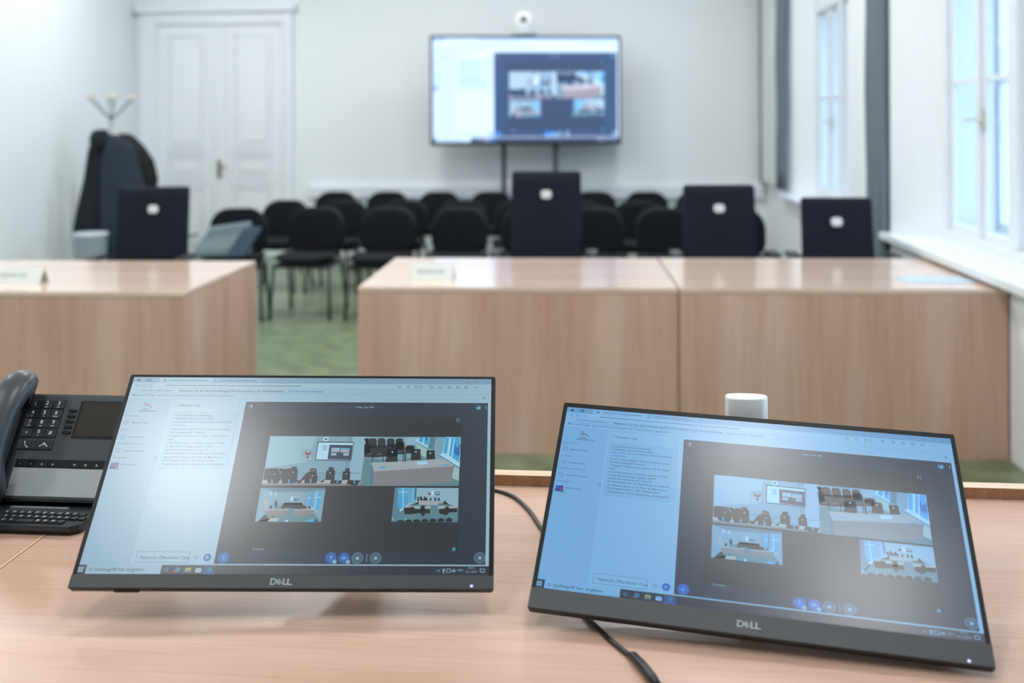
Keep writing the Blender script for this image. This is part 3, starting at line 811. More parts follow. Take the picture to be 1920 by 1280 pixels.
# ------------------------------------------------------------ high-backed swivel chairs at the desks
def swivel(label, x, y, top, rz, w_=.45, tilt=.13, arm=.765):
    t = thing('swivel_chair', label, 'chair', (x, y, 0), 'black high-backed swivel chairs at the desks'); t.rotation_euler = (0, 0, rz)
    def ob(nm, b_, m, p=None):
        q = obj(nm, b_, m); q.parent = p or t; return q
    zb = .47; hh = top-zb
    b_ = new(); ol = rrect(w_, hh, .022, 4)
    def mp(a, b2, d): return Vector((a*(1-.02*b2/hh), d + tilt*(b2-hh/2)*1.0 + .05*(a/(w_/2))**2*-.35, zb+hh/2+b2))
    rs = []
    for s, d in ((.03, -.022), (.3, -.022), (.6, -.022), (.85, -.022), (.985, -.022), (1, -.014), (1, .016), (.985, .024), (.85, .024), (.6, .024), (.3, .024), (.03, .024)): rs.append([mp(a*s, b2*s, d) for a, b2 in ol])
    # subdivided front and back faces so the back can curve
    loft(b_, rs); 
    bk = ob('backrest', b_, leather)
    e = new(); ol = rrect(.066, .052, .02, 5)
    zc = hh/2-.145
    loft(e, [[mp(a*s, zc+b2*s, d) for a, b2 in ol] for s, d in ((1, -.020), (1, -.030), (.9, -.033))]); ob('emblem', e, silver, bk)
    s_ = new(); cushion(s_, .49, .47, .09, .09, lambda a, b2, d: Vector((a, -.27+b2, .47+d))); ob('seat', s_, fabric)
    for s in (-1, 1):
        a_ = new(); cushion(a_, .075, .25, .03, .03, lambda a, b2, d: Vector((s*.285+a, -.24+b2, arm+d))); ar = ob('armrest', a_, blk)
        c_ = new(); tube(c_, spline([(s*.285, -.22, arm-.015), (s*.295, -.22, .62), (s*.25, -.22, .45), (s*.1, -.22, .42)], 5), .016, 10, flat=1.6); ob('arm_bracket', c_, chrome, ar)
    c_ = new(); tube(c_, spline([(0, -.2, .40), (0, 0, .41), (0, .055, .50), (0, .07, .72)], 5), .03, 10, flat=.5); ob('back_bracket', c_, blk)
    c_ = new(); lathe(c_, [(.035, .10), (.035, .26), (.022, .27), (.022, .40), (.09, .41), (.09, .425)], 0, -.25, 20); ob('gas_column', c_, blk)
    for k in range(5):
        a = 2*PI*k/5+.3; l = new(); dx, dy = math.cos(a), math.sin(a)
        tube(l, [(0, -.25, .11), (dx*.15, -.25+dy*.15, .10), (dx*.31, -.25+dy*.31, .075)], [.028, .024, .016], 10); lg = ob('leg', l, chrome)
        l = new(); px, py = dx*.31, -.25+dy*.31
        vs = lathe(l, [(.027, -.022), (.03, -.012), (.03, .012), (.027, .022)], 0, 0, 16); xf(l, vs, Matrix.Translation((px, py, .03)) @ Matrix.Rotation(a, 4, 'Z') @ Matrix.Rotation(PI/2, 4, 'X')); tube(l, [(px, py, .03), (px, py, .075)], .008); ob('caster', l, blk, lg)
    return t
swivel('black high-backed swivel chair behind the desk left of the aisle', -2.925, 6.3, 1.15, .06, .465, .13, .715)
swivel('tallest black high-backed swivel chair below the wall screen', -.355, 6.3, 1.25, 0, .44)
swivel('black high-backed swivel chair covering the rightmost visitor chairs', .715, 6.3, 1.165, .03, .44, .16)
swivel('lowest black high-backed swivel chair, next to the windows', 1.415, 6.25, 1.09, -.05, .42, .20)

# ------------------------------------------------------------ bag on the leftmost chair
t = thing('shoulder_bag', 'grey-blue shoulder bag lying on the leftmost front visitor chair', 'bag', (-3.08, 7.82, .50))
def cloth(bm, x0, x1, y0, y1, z0, z1, n=10, lean=0):
    rs = []
    for j in range(n+1):
        v = j/n; z = z0+(z1-z0)*v; ins = .02*math.cos(v*PI)**2 + .05*v
        ol = rrect((x1-x0)-ins*2, (y1-y0)*(1-.55*v), min(.04, (y1-y0)*(1-.55*v)*.45), 5)
        rs.append([((x0+x1)/2+a+lean*v+.008*math.sin(9*a+5*v), (y0+y1)/2+b2+.012*math.sin(14*a+7*v), z+.02*math.sin(a*9)*v) for a, b2 in ol])
    loft(bm, rs)
b_ = new(); cloth(b_, -3.29, -2.82, 7.66, 7.88, .505, .755, lean=.07); obj('bag_body', b_, mat('bag_grey', '65787f', .5, bump=(40, .1, .3)), t)
b_ = new()
ol = [(-2.98, .505), (-2.82, .52), (-2.70, .72), (-2.70, .745), (-2.84, .74)]
prism(b_, ol, 7.63, 7.67, lambda a, b2, d: Vector((a, d+.1*(b2-.5), b2)), .008); obj('front_flap', b_, mat('bag_blue', '3a4c60', .5, bump=(40, .1, .3)), t)
b_ = new(); tube(b_, spline([(-3.24, 7.74, .68), (-3.33, 7.73, .66), (-3.37, 7.72, .60), (-3.33, 7.70, .54), (-3.27, 7.7, .53)], 5), .009); obj('handle', b_, mat('bag_strap', '4b5660', .6), t)

# ------------------------------------------------------------ coat rack with coats and a bin
cx, cy = -5.02, 9.8
t = thing('coat_rack', 'grey metal coat rack with wooden knobs near the left wall', 'coat rack', (cx, cy, 0))
gm = mat('rack_grey', '8f9aa2', .4, .5); knob = mat('light_wood_knob', 'd8cbc2', .5)
b_ = new(); tube(b_, [(cx, cy, .03), (cx, cy, 1.84)], .021, 14); obj('pole', b_, gm, t)
b_ = new(); lathe(b_, [(.19, 0), (.19, .015), (.17, .03), (.03, .045)], cx, cy, 32); obj('base', b_, gm, t)
for k in range(6):
    a = 2*PI*k/6+.1; dx, dy = math.cos(a), math.sin(a)
    b_ = new(); tube(b_, spline([(cx, cy, 1.62), (cx+dx*.08, cy+dy*.08, 1.69), (cx+dx*.16, cy+dy*.16, 1.77), (cx+dx*.23, cy+dy*.23, 1.84)], 4), .009); h_ = obj('hook', b_, gm, t)
    b_ = new(); lathe(b_, [(.008, -.02), (.02, -.012), (.024, 0), (.02, .012), (.008, .02)], cx+dx*.235, cy+dy*.235, 12); xf(b_, b_.verts, Matrix.Translation((0, 0, 1.85))); obj('knob', b_, knob, h_)
for hx_, hy_ in ((-5.11, 9.745), (-4.885, 9.585), (-4.93, 9.93)):
    dx, dy = hx_-cx, hy_-cy
    b_ = new(); tube(b_, spline([(cx, cy, 1.38), (cx+dx*.5, cy+dy*.5, 1.40), (cx+dx*.97, cy+dy*.97, 1.46)], 4), .009); h_ = obj('hook', b_, gm, t)
    b_ = new(); lathe(b_, [(.008, 1.455), (.02, 1.463), (.024, 1.475), (.02, 1.487), (.008, 1.495)], hx_, hy_, 12); obj('knob', b_, knob, h_)
b_ = new(); lathe(b_, [(.016, 1.83), (.026, 1.85), (.026, 1.87), (.012, 1.885)], cx, cy, 14); obj('finial', b_, knob, t)
def coat(label, m, levels, y, fold=.1, ph=0, depth=.5, group='coats hanging on the rack', hood=None, btn=None):
    b_ = new(); rs = []; n = 64
    for i in range(len(levels)-1):
        for s in range(5):
            f = s/5; l = [levels[i][q]*(1-f)+levels[i+1][q]*f for q in range(3)]; rs.append(l)
    rs.append(list(levels[-1])); out = []
    z_top = levels[-1][0]; z_bot = levels[0][0]
    for z, xc, hw in rs:
        v = (z_top-z)/(z_top-z_bot); ring = []
        for k in range(n):
            a = 2*PI*k/n; fr = 1+fold*v**.6*math.sin(a*5+ph+.7*v+.5*math.sin(6*v))+fold*.5*v*math.sin(a*11+2*ph+1.5*v)
            ring.append((xc+hw*math.cos(a)*fr, y+hw*depth*math.sin(a)*fr, z))
        out.append(ring)
    loft(b_, out); o = thing('coat', label, 'coat', (levels[-1][1], y, levels[0][0]), group); obj('coat_body', b_, m, o)
    if hood:
        h = new(); x, z, r_ = hood
        rs = [[(x+r_*math.sin(PI*j/8)*math.cos(2*PI*k/16)*1.0, y-.06+r_*.7*math.sin(PI*j/8)*math.sin(2*PI*k/16), z-r_*1.35*math.cos(PI*j/8)) for k in range(16)] for j in range(1, 8)]
        loft(h, rs); obj('hood', h, m, o)
    return o
navy = mat('coat_dark_slate', '0e1620', .85, bump=(30, .3, .3)); jb = mat('jacket_black', '07090c', .8, bump=(30, .3, .3))
coat('long dark slate coat with a hood hanging on the left of the rack', navy, [(.34, -5.12, .27), (.48, -5.13, .27), (.75, -5.13, .22), (1.05, -5.12, .17), (1.30, -5.12, .13), (1.44, -5.11, .10), (1.52, -5.09, .05)], 9.75, .16, .5, .28, hood=(-5.11, 1.41, .085))
coat('dark slate raincoat hanging at the front of the rack', mat('coat_slate', '1e2b3a', .8, bump=(30, .3, .3)), [(.20, -4.66, .28), (.45, -4.70, .27), (.85, -4.77, .225), (1.15, -4.81, .19), (1.34, -4.82, .155), (1.42, -4.85, .11), (1.47, -4.885, .045)], 9.575, .17, 2.1, .26)
coat('short black jacket hanging on the right of the rack', jb, [(.80, -4.78, .15), (1.0, -4.76, .165), (1.2, -4.80, .16), (1.34, -4.86, .13), (1.44, -4.92, .09), (1.49, -4.95, .03)], 9.93, .14, 1.2, .4)
t = thing('waste_bin', 'pale grey waste bin under the hanging coats', 'bin', (-4.90, 9.15, 0))
b_ = new(); lathe(b_, [(.12, 0), (.13, .01), (.150, .50), (.157, .505), (.157, .515), (.145, .515), (.12, .03), (.01, .02)], -4.90, 9.15, 32); obj('bucket', b_, mat('bin_grey', 'b2bdca', .4), t)
b_ = new(); lathe(b_, [(.158, .505), (.162, .51), (.162, .525), (.155, .53)], -4.90, 9.15, 32); obj('rim', b_, mat('bin_rim', 'c2ccd4', .4), t)

# ------------------------------------------------------------ screens
def build_ui(m_of, place, lift):
    """picture shown on a display as one mesh; place(u, v, d): display pixel -> point, d towards the viewer"""
    names = []; bm = new()
    def idx(c):
        if c not in names: names.append(c)
        return names.index(c)
    def face(pts, c, L):
        vs = [bm.verts.new(place(x, y, L*lift)) for x, y in pts]
        try: f = bm.faces.new(vs); f.material_index = idx(c)
        except ValueError: pass
    for it in UI:
        k, L, c = it[:3]
        if k == 'p':
            q = it[3]; pts = [(q[i], q[i+1]) for i in range(0, len(q), 2)]; face(pts, c, L)
        elif k == 'c':
            x, y, rx, ry = it[3]; face([(x+rx*math.cos(2*PI*j/20), y+ry*math.sin(2*PI*j/20)) for j in range(20)], c, L)
        elif k == 'r':
            x, y, r_, w_ = it[3]
            for j in range(20):
                a, b2 = 2*PI*j/20, 2*PI*(j+1)/20
                face([(x+r_*math.cos(a), y+r_*math.sin(a)), (x+r_*math.cos(b2), y+r_*math.sin(b2)), (x+(r_-w_)*math.cos(b2), y+(r_-w_)*math.sin(b2)), (x+(r_-w_)*math.cos(a), y+(r_-w_)*math.sin(a))], c, L)
        elif k == 'l':
            q = it[3]; w_ = it[4]/2; pts = [Vector((q[i], q[i+1])) for i in range(0, len(q), 2)]
            for a, b2 in zip(pts, pts[1:]):
                d = (b2-a)
                if d.length < .1: continue
                n_ = Vector((-d.y, d.x)).normalized()*w_; face([a+n_, b2+n_, b2-n_, a-n_], c, L)
        elif k == 't':
            s = it[3]; x, y, wd = it[4]; vs, fs, tw, th = text_geo(s); kk = wd/tw
            V = [bm.verts.new(place(x+px*kk, y-(py-th/2)*kk, L*lift)) for px, py in vs]
            for f in fs:
                try: q = bm.faces.new([V[i] for i in f]); q.material_index = idx(c)
                except ValueError: pass
    return bm, [m_of(c) for c in names]
# colours of the picture, display-referred
PAL = dict(page='dfeffa', tab='b4cde2', tab2='c6dcee', white='eaf5fd', greytext='8ba0b4', ink='45525f', text='4d6072', textl='9db6ca', link='3f8fd0', line='b9cfe0', side='d2e5f3', box='d3e7f5', red='d0454a', purple='6c4aa8', blue='2f7fd6', pink='d05a9a', green='3cb28a', teal='1f8f9e', cyan='4ecbe0', cyan2='8fd0f5', lite='cfe4f4', lite2='9db4c8', dark='303e50', stage='2d3338', task='3c3a46', search='d6e8f6', hl='4c5f80', orange='e08a4a', yellow='f0cf6a',
 v_wall='98b0b9', v_wall2='b0c5cc', v_mid='62808e', v_mid2='6c8b99', v_black='14191f', v_white='d6ecf6', v_navy='2a3350', v_wood='c9b8b4', v_woodd='a08c88', v_cyan='4fb2dc', v_blue='1f78b8', v_red='9c3a34', v_skin='8d6a62', v_paper='cfc0b0', v_floor='6f8f90', v_cream='c4d0c0')
def pal(suffix, gain, tint=(1, 1, 1), rough=.26, lo=(0, 0, 0), spec=.5, vg=1.45):
    def f(c):
        col = lin(PAL[c]); col = tuple(v*t+l for v, t, l in zip(col, tint, lo))
        return emis(f'display_{c}_{suffix}', col, gain*(vg if c.startswith('v_') else 1), rough, spec)
    return f

def monitor(label, c, Rm, Hh, sz0, sz1, gain, tint, suffix, zb):
    """24 inch panel: centre c, local axes in the columns of Rm (x right, y into the panel, z up the panel)"""
    c = Vector(c); A = Matrix(Rm)
    base_xy = c + A @ Vector((0, .13, -.02))
    t = thing('monitor', label, 'monitor', (base_xy.x, base_xy.y, zb), 'two black desktop monitors on the bench')
    def P(x, z, y=0): return c + A @ Vector((x, y, z))
    W = .538
    bm = new(); ol = rrect(W, Hh, .004, 3)
    loft(bm, [[P(a*s_, b2*s_, d) for a, b2 in ol] for s_, d in ((.998, 0), (1, .0015), (1, .0085), (.99, .010))], mi=0)
    ol2 = rrect(W*.86, Hh*.80, .02, 4)
    loft(bm, [[P(a, b2-.01, d) for a, b2 in rrect(W*.95, Hh*.9, .01, 4)] , [P(a, b2-.01, .03) for a, b2 in ol2], [P(a*.8, b2*.8-.01, .042) for a, b2 in ol2]] if 0 else [[P(a, b2-.01, .0095) for a, b2 in rrect(W*.95, Hh*.9, .01, 4)], [P(a, b2-.01, .03) for a, b2 in rrect(W*.86, Hh*.80, .02, 4)], [P(a, b2-.01, .042) for a, b2 in rrect(W*.6, Hh*.6, .02, 4)]])
    hs = obj('housing', bm, blk, t)
    # glossless black border glass and the chin below it
    bm = new(); box(bm, -W/2+.0012, W/2-.0012, -.0006, .001, sz0-.0006, Hh/2-.0012); xf(bm, bm.verts, Matrix.Translation(c) @ A.to_4x4()); obj('border', bm, mat('panel_border', '0e1013', .4, spec=.2), t)
    bm = new(); box(bm, -W/2+.0004, W/2-.0004, -.0022, .002, -Hh/2+.0003, sz0-.0008, .0008); xf(bm, bm.verts, Matrix.Translation(c) @ A.to_4x4()); ch = obj('chin', bm, blk2, t)
    def lp(x0_, z0_, k=1): return lambda a, b2: P(x0_+a, z0_+b2, -.0024)
    bm = new(); zc = (sz0-Hh/2)/2 - .0002
    # the maker's lettering with its slanted E
    put_text(bm, 'D', None, lambda a, b2: P(-.0105+a*1.15, zc+b2, -.0024), height=.0078)
    for (dx, w2) in ((.0040, 0), (.0098, 0)): put_text(bm, 'L', None, lambda a, b2, dx=dx: P(dx+a*1.25, zc+b2, -.0024), height=.0078)
    ca, sa = math.cos(R(35)), math.sin(R(35))
    for (x0_, x1_, y0_, y1_) in ((-.0026, -.0015, -.0030, .0030), (-.0026, .0024, -.0030, -.0020), (-.0026, .0022, -.0005, .0005), (-.0026, .0024, .0020, .0030)):
        q = [(x0_, y0_), (x1_, y0_), (x1_, y1_), (x0_, y1_)]
        bm.faces.new([bm.verts.new(P(-.0032+a*ca-b2*sa, zc+a*sa+b2*ca, -.0024)) for a, b2 in q])
    # thicken strokes a little by a raised second skin
    geo = bmesh.ops.solidify(bm, geom=list(bm.faces), thickness=.0003)
    obj('logo', bm, mat('logo_silver', 'c8d2d4', .35, .2), ch)
    bm = new(); 
    loft(bm, [[P(.241+a, -Hh/2+.0042+b2, d) for a, b2 in rrect(.0036, .0030, .0012, 3)] for d in (-.002, -.0030)]); obj('power_light', bm, emis('power_led', (.45, .5, 1.0), 1.6), ch)
    def place(u, v, d): return P(-.2625+u/1920*.525, .1465*(sz1/.1465)-(v/1080)*(sz1-sz0), -.0007-d)
    bm, ms = build_ui(pal(suffix, gain, tint), place, .00004)
    me_o = obj('screen', bm, ms, t)
    # make every face of the picture look at the viewer
    n_ = -(A @ Vector((0, 1, 0)))
    for p_ in me_o.data.polygons:
        pass
    # stand: neck, riser and foot
    piv = P(0, .0, .045)
    bm = new(); tube(bm, [P(0, .0, .04), P(0, .0, .075)], .03, 20); obj('tilt_joint', bm, blk, t)
    ry = piv.y + .055; rx = piv.x + .0
    return t, P, (rx, ry)
zB = .915
tl, PL, rl = monitor('black desktop monitor on the left of the bench, beside the telephone', (-.4176, 1.3333, 1.0632), ((.9946, -.0838, -.0611), (.1027, .7148, .6917), (-.0143, -.6943, .7196)), .3031, -.1335, .1467, .50, (.66, .93, 1.08), 'a', zB)
tr, PR, rr_ = monitor('black desktop monitor on the right of the bench, turned slightly, silver stand top showing', (.1888, 1.3172, 1.029), ((.9905, .0649, .1211), (-.1354, .6124, .7789), (-.0236, -.7879, .6154)), .3087, -.127, .146, .70, (.30, .64, 1.0), 'b', zB)
def stand(t, x, y, top):
    b_ = new(); n = 28
    ol = [(.0315*math.copysign(abs(math.cos(a))**.75, math.cos(a)), .016*math.copysign(abs(math.sin(a))**.75, math.sin(a))) for a in [2*PI*k/n for k in range(n)]]
    loft(b_, [[(x+a, y+c, zB+.008) for a, c in ol], [(x+a, y+c, top-.003) for a, c in ol], [(x+a*.97, y+c*.94, top) for a, c in ol]]); st = obj('stand_riser', b_, silver, t); st['label'] = 'silver oval stand riser'
    b_ = new(); prism(b_, rrect(.20, .17, .012, 4), zB+.0005, zB+.009, lambda a, c, d: Vector((x+a, y-.01+c, d)), .002); obj('stand_foot', b_, silver, t)
    return st
stand(tl, -.372, 1.515, 1.085)
stand(tr, .2135, 1.525, 1.131)
for t, P, (x, y) in ((tl, PL, (-.372, 1.515)), (tr, PR, (.2135, 1.525))):
    b_ = new(); a = P(.0, .0, .05); tube(b_, [a, (x*.6+a.x*.4, y*.6+a.y*.4, a.z-.002), (x, y-.01, a.z-.002)], .016, 14); obj('tilt_arm', b_, blk, t)
b_ = new(); vs = box(b_, -.212, -.180, .003, .009, -.1526, -.1508, .002); xf(b_, vs, Matrix.Translation((-.4176, 1.3333, 1.0632)) @ Matrix(((.9946, -.0838, -.0611), (.1027, .7148, .6917), (-.0143, -.6943, .7196))).to_4x4()); obj('port_cover', b_, blk, tl)

# ------------------------------------------------------------ the bench
def bench(label, x0, x1, y0=.62):
    t = thing('bench_desk', label, 'desk', (x0, y0, .165), 'raised bench sections')
    b_ = new(); box(b_, x0, x1, y0, 1.72, .888, .915, .0015); obj('desktop', b_, bench_m, t)
    b_ = new(); box(b_, x0, x1, 1.7205, 1.745, .165, .9325, .001); obj('rear_panel', b_, ledge_m, t)
    b_ = new(); box(b_, x0, x1, 1.7203, 1.7452, .9325, .9337, .0004); obj('pale_edge', b_, lip_m, t)  # lit top edge of the rear panel, its light put into a paler wood
    for xx in (x0+.002, x1-.027): b_ = new(); box(b_, xx, xx+.025, y0+.06, 1.718, .165, .887, .001); obj('side_panel', b_, ledge_m, t)
    return t
bench('right long beech bench top carrying both monitors', -.8535, 1.75)
bt = bench('beech bench section at the far left under the telephone', -2.2, -.8575)
b_ = new(); box(b_, -.8573, -.8545, .622, 1.719, .886, .9158, .0004); obj('pale_edge', b_, lip_m, bt)

# ------------------------------------------------------------ cables
cab = mat('cable_black', '101214', .38)
def cable(label, pts, r_, plug=None, k=8):
    t = thing('cable', label, 'cable', tuple(pts[0]))
    b_ = new(); tube(b_, spline(pts, k), r_, 12); obj('cable_sheath', b_, cab, t)
    if plug:
        b_ = new(); tube(b_, plug, [r_*1.05, r_*1.7, r_*1.9, r_*1.9, r_*1.3], 12); obj('plug', b_, cab, t)
    return t
zc = .915+.0034
cable('black cable running across the bench between the two monitors', [(-.33, 1.55, zc+.05), (-.27, 1.66, zc+.015), (-.20, 1.69, zc), (-.155, 1.665, zc), (-.12, 1.60, zc), (-.095, 1.53, zc), (-.06, 1.46, zc), (0, 1.41, zc), (.06, 1.40, zc)], .0032)
cable('black cable with a plug coming out below the right monitor', [(-.06, 1.42, zc), (-.045, 1.34, zc), (-.028, 1.275, zc), (.002, 1.215, zc), (.030, 1.172, zc)], .0031, [(.028, 1.175, zc), (.033, 1.166, zc+.0035), (.043, 1.145, zc+.0035), (.052, 1.122, zc+.0035), (.058, 1.108, zc+.003)])

# ------------------------------------------------------------ telephone
ph = thing('desk_telephone', 'dark grey desk telephone with handset, keypad and small keyboard at the left edge', 'telephone', (-.90, 1.56, zB))
pa = R(56)
PB = Vector((0, 1.53, .94)); ps = Vector((0, math.cos(pa), math.sin(pa))); pn = Vector((0, -math.sin(pa), math.cos(pa)))
def PP(x, s, h=0): return Vector((x, PB.y, PB.z)) + ps*s + pn*h - Vector((0, 0, 0))
pbody = mat('phone_graphite', '3a4047', .42, bump=(700, .08, .06)); pkey = mat('phone_key', '24282d', .4, bump=(500, .05, 0)); pblk = mat('phone_gloss_black', '121418', .25); pwh = mat('key_print', 'e6e9ec', .5)
def pbox(bm, x0, x1, s0, s1, h0, h1, bev=.001, mi=0):
    t_ = new(); box(t_, x0, x1, s0, s1, h0, h1, bev)
    m = {}
    for v in t_.verts: m[v] = bm.verts.new(PP(v.co.x, v.co.y, v.co.z))
    for f in t_.faces:
        q = bm.faces.new([m[v] for v in f.verts]); q.material_index = mi
    t_.free()
b_ = new(); pbox(b_, -1.075, -.725, 0, .1745, -.018, 0, .004)
obj('phone_body', b_, pbody, ph)
b_ = new(); box(b_, -1.03, -.77, 1.56, 1.70, zB+.0005, zB+.03, .006)
pts = [(-1.02, 1.57), (-.78, 1.57)]
loft(b_, [[(x, y, z) for x, y, z in ((-1.0, 1.60, zB+.02), (-.80, 1.60, zB+.02), (-.80, 1.69, zB+.02), (-1.0, 1.69, zB+.02))], [(x, y, z) for x, y, z in ((-.99, 1.595, 1.035), (-.81, 1.595, 1.035), (-.81, 1.625, 1.035), (-.99, 1.625, 1.035))]], smooth=False)
obj('phone_stand', b_, pblk, ph)
# keypad
def key(x0, x1, s0, s1, parent, glyph=None, sub=None, gw=.0035, h=.0028, m=pkey, hh=.0052):
    b_ = new(); pbox(b_, x0, x1, s0, s1, 0, h, .0009); k_ = obj('key', b_, m, parent)
    cx_, cs = (x0+x1)/2, (s0+s1)/2
    if glyph:
        g = new(); up_ = .0020 if sub else 0
        if glyph == 'dash': glyph = '-'
        put_text(g, glyph, None, lambda a, b2: PP(cx_+a, cs+up_+b2, h+.0003), height=hh)
        if sub: put_text(g, sub, None, lambda a, b2: PP(cx_+a, cs-.0046+b2, h+.0003), height=.0022)
        obj('lettering', g, pwh, k_)
    return k_
kx = [-.9735, -.9527, -.9319]; kw = .0197
ks = [.1625-.0161*i for i in range(4)]
gl = [('1', None), ('2', 'abc'), ('3', 'def'), ('4', 'ghi'), ('5', 'jkl'), ('6', 'mno'), ('7', 'pqrs'), ('8', 'tuv'), ('9', 'wxyz'), ('*', None), ('0', '+'), ('#', None)]
for i in range(12):
    x = kx[i % 3]; s = ks[i//3]; key(x, x+kw, s-.0148, s, ph, gl[i][0], gl[i][1], hh=.0064 if i != 9 else .004)
def icon_key(x0, x1, s0, s1, kind):
    k_ = key(x0, x1, s0, s1, ph); cx_, cs = (x0+x1)/2, (s0+s1)/2; g = new()
    if kind == 'call': P2 = [(-.0028, .0042), (-.0026, .001), (.0005, -.0028), (.0032, -.0042)]; bl = [P2[0], P2[-1]]
    else: P2 = [(-.006, -.0022), (-.003, .0002), (.003, .0002), (.006, -.0022)]; bl = [P2[0], P2[-1]]
    tube(g, [PP(cx_+a, cs+b2, .0032) for a, b2 in P2], .0006, 6)
    for q in bl: tube(g, [PP(cx_+q[0]-.0008, cs+q[1], .0032), PP(cx_+q[0]+.0008, cs+q[1], .0032)], .0012, 8)
    if kind != 'call': tube(g, [PP(cx_, cs+.001, .0032), PP(cx_, cs+.0042, .0032)], .0005, 6); tube(g, [PP(cx_-.002, cs+.0025, .0032), PP(cx_+.002, cs+.0025, .0032)], .0005, 6)
    obj('symbol', g, pwh, k_)
icon_key(-.9735, -.943, .0795, .0942, 'call'); icon_key(-.9422, -.9122, .0795, .0942, 'hang')
for i in range(5):
    b_ = new(); pbox(b_, -.902, -.888, .1455-.0092*i-.0022, .1455-.0092*i+.0022, 0, .004, .0015); obj('side_button', b_, pblk, ph)
b_ = new(); pbox(b_, -.885, -.775, .0990, .1625, -.001, .0006, .0004); fr_ = obj('display', b_, pblk, ph)
b_ = new(); pbox(b_, -.880, -.780, .1035, .1600, .0004, .0009, .0001); obj('display_glass', b_, mat('display_off', '2a2420', .3), fr_)
# function row and loudspeaker
labs = ['(', '-', '+', '<', '', 'F1', 'F2', '^', '', '', '', '']
for i in range(12):
    x = -.968+i*.0188
    key(x, x+.0182, .0508, .0612, ph, labs[i] or None, None, h=.0012, m=pblk, hh=.0030 if labs[i] not in ('-',) else .0006)
b_ = new(); pbox(b_, -.9685, -.742, .0618, .0638, -.001, .0006, .0003); obj('function_row_groove', b_, pblk, ph)
def grille_mat():
    m = bpy.data.materials.new('speaker_grille'); m.use_nodes = True; nt = m.node_tree; N = nt.nodes; L = nt.links; b = N['Principled BSDF']
    tc = N.new('ShaderNodeTexCoord'); sep = N.new('ShaderNodeSeparateXYZ'); L.new(tc.outputs['Object'], sep.inputs[0])
    def wave(sock, k, off=None):
        a = N.new('ShaderNodeMath'); a.operation = 'MULTIPLY'; a.inputs[1].default_value = k; L.new(sock, a.inputs[0])
        s = N.new('ShaderNodeMath'); s.operation = 'SINE'; L.new(a.outputs[0], s.inputs[0]); return s.outputs[0]
    p = N.new('ShaderNodeMath'); p.operation = 'ADD'; L.new(sep.outputs[0], p.inputs[0]); L.new(sep.outputs[2], p.inputs[1])
    q = N.new('ShaderNodeMath'); q.operation = 'SUBTRACT'; L.new(sep.outputs[0], q.inputs[0]); L.new(sep.outputs[2], q.inputs[1])
    mm = N.new('ShaderNodeMath'); mm.operation = 'MULTIPLY'; L.new(wave(p.outputs[0], 2600), mm.inputs[0]); L.new(wave(q.outputs[0], 2600), mm.inputs[1])
    mr = N.new('ShaderNodeMapRange'); mr.inputs[1].default_value = -.3; mr.inputs[2].default_value = .5; L.new(mm.outputs[0], mr.inputs[0])
    r = N.new('ShaderNodeValToRGB'); r.color_ramp.elements[0].color = (*lin('c2c7ca'), 1); r.color_ramp.elements[1].color = (*lin('666b70'), 1)
    L.new(mr.outputs[0], r.inputs[0]); L.new(r.outputs[0], b.inputs['Base Color']); b.inputs['Roughness'].default_value = .45; b.inputs['Metallic'].default_value = .3
    return m
b_ = new(); pbox(b_, -.968, -.742, .0050, .0500, -.001, .0009, .0006); obj('speaker_grille', b_, grille_mat(), ph)
b_ = new(); pbox(b_, -1.074, -.727, -.0025, .0015, -.016, .0005, .0006); obj('bottom_trim', b_, pblk, ph)
# handset cradle and handset
b_ = new(); pbox(b_, -1.06, -.978, .01, .170, -.001, .006, .003); obj('cradle', b_, pblk, ph)
hsm = mat('handset_graphite', '3a4046', .36, bump=(700, .05, .03))
rs = []
hx = -.986
prof = [(-.012, .012, .020, .010), (-.006, .024, .026, .016), (.012, .028, .029, .020), (.032, .040, .026, .017), (.055, .048, .021, .014), (.09, .052, .020, .013), (.125, .052, .021, .013), (.150, .048, .026, .017), (.172, .040, .030, .020), (.187, .035, .027, .019), (.197, .032, .019, .014), (.202, .030, .009, .007)]
for s, h, wx, wh in prof:
    rs.append([PP(hx+.004*math.sin(s*9)+wx*math.copysign(abs(math.cos(a))**.8, math.cos(a)), s, h+wh*math.copysign(abs(math.sin(a))**.8, math.sin(a))) for a in [2*PI*k/28 for k in range(28)]])
b_ = new(); loft(b_, rs); vs = b_.verts; hd = obj('handset', b_, hsm, ph)
for s0, s1 in ((.148, .19), (-.004, .03)): b_ = new(); pbox(b_, hx-.02, hx+.02, s0, s1, .008, .02, .005); obj('handset_cup', b_, pblk, hd)
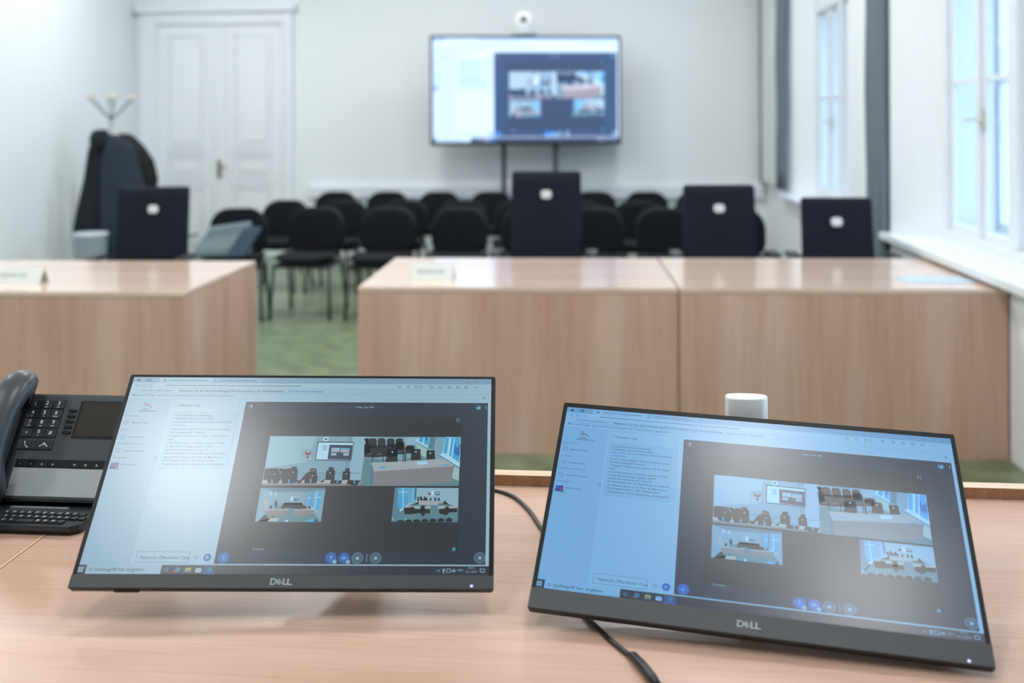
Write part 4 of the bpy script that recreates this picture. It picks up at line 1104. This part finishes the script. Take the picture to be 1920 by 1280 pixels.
# keyboard tray
b_ = new()
def tray_pt(x, y, z): return Vector((x, y, z))
zt0, zt1 = .9235, .9295
ol = [(-1.08, 1.452), (-.815, 1.452), (-.803, 1.463), (-.797, 1.535), (-1.08, 1.535)]
ZT = .930
loft(b_, [[(x, y+(.006 if y < 1.5 else 0), .917) for x, y in ol], [(x, y, ZT-.006) for x, y in ol], [(x+(.001 if x < -1 else -.001), y+(.001 if y < 1.5 else 0), ZT) for x, y in ol]], smooth=False)
tr_ = obj('keyboard_tray', b_, mat('tray_black', '22262b', .4), ph)
b_ = new(); box(b_, -.945, -.848, 1.509, 1.514, ZT-.001, ZT+.006, .001); obj('tray_bar', b_, mat('bar_grey', '6a7076', .4), tr_)
for letters, y, xs_ in (('QWERTZUIOP~', 1.497, -.942), ('ASDFGHJKL~~', 1.482, -.9345), ('YXCV BNM~', 1.467, -.9545)):
    x = xs_
    for chx in letters:
        w_ = .0104 if chx != ' ' else .029
        xa = x-.0052
        b_ = new(); box(b_, xa, xa+w_, y-.0045, y+.0055, ZT-.0005, ZT+.0030, .0009); kk_ = obj('key', b_, pkey, tr_)
        if chx not in ' ~':
            g = new(); xc_ = xa+w_/2; put_text(g, chx, None, lambda a, b2: (xc_+a*.8, y+.0005+b2*1.25, ZT+.0033), height=.0044); obj('lettering', g, pwh, kk_)
        x += .0125 if chx != ' ' else .031
# coiled handset cord
t = thing('handset_cord', 'black coiled handset cord end lying at the left edge of the bench', 'cord', (-.95, 1.44, zB))
b_ = new(); pts = []
for i in range(160):
    a = i*.55; u = i/160
    pts.append((-.925-.14*u+.002*math.sin(a*.1), 1.438-.05*u+.0075*math.cos(a), .915+.0112+.0078*math.sin(a)))
pts = [(-.9255+.0, 1.446, .93)] + pts
tube(b_, pts, .0027, 8); obj('coil', b_, cab, t)

# ------------------------------------------------------------ wall screen on its stand
ang = math.atan2(.35, 2.06)*1
t = thing('wall_screen', 'large flat screen with conference picture in front of the back wall, on two dark posts', 'screen', (-.83, 10.95, 0))
tvc = Vector((-.833, 10.90, 1.925)); Rt = Matrix.Rotation(R(9.0), 4, 'Z')
def TP(x, z, y=0): return tvc + (Rt @ Vector((x, y, z)))
TW, TH = 2.105, 1.205
bm = new(); loft(bm, [[TP(a*s_, b2*s_, d) for a, b2 in rrect(TW, TH, .012, 3)] for s_, d in ((.996, 0), (1, .006), (1, .05), (.97, .06))]); obj('housing', bm, blk, t)
bm = new(); pl = pal('tv', 1.28, (.90, .99, 1.12), .25, (.015, .04, .12), vg=1)
def place(u, v, d): return TP(-TW/2+.028+u/1920*(TW-.056), TH/2-.028-v/1080*(TH-.066), -.002-d)
bm.free(); bm, ms = build_ui(pl, place, .0003); obj('screen', bm, ms, t)
grey_post = mat('post_grey', '4c565f', .4, .4)
for x in (-1.105, -.525):
    b_ = new(); box(b_, x-.028, x+.028, 11.10, 11.16, .03, 2.1, .004); obj('post', b_, grey_post, t)
b_ = new(); box(b_, -1.15, -.48, 11.04, 11.10, 1.75, 2.05, .005); obj('bracket', b_, grey_post, t)
b_ = new(); box(b_, -1.35, -.28, 10.98, 11.28, 0, .035, .008); obj('foot_plate', b_, grey_post, t)
t = thing('conference_camera', 'small white dome camera with a dark lens on top of the wall screen', 'camera', (-.855, 10.88, 2.535))
b_ = new(); lathe(b_, [(.13, 2.531), (.14, 2.54), (.13, 2.575), (.07, 2.59), (.05, 2.60)], -.855, 10.93, 24); obj('camera_foot', b_, mat('camera_grey', 'c4cccf', .4), t)
cw = mat('camera_white', 'f4f6f7', .4); 
b_ = new()
for k in range(1): loft(b_, [[(-.855+.105*math.sin(PI*j/12)*math.cos(2*PI*q/24), 10.93+.08*math.sin(PI*j/12)*math.sin(2*PI*q/24), 2.69-.105*math.cos(PI*j/12)) for q in range(24)] for j in range(1, 12)])
hd = obj('camera_head', b_, cw, t)
b_ = new(); tube(b_, [(-.855, 10.87, 2.70), (-.855, 10.835, 2.70)], [.036, .032], 20); obj('lens', b_, mat('lens_black', '20282a', .15), hd)
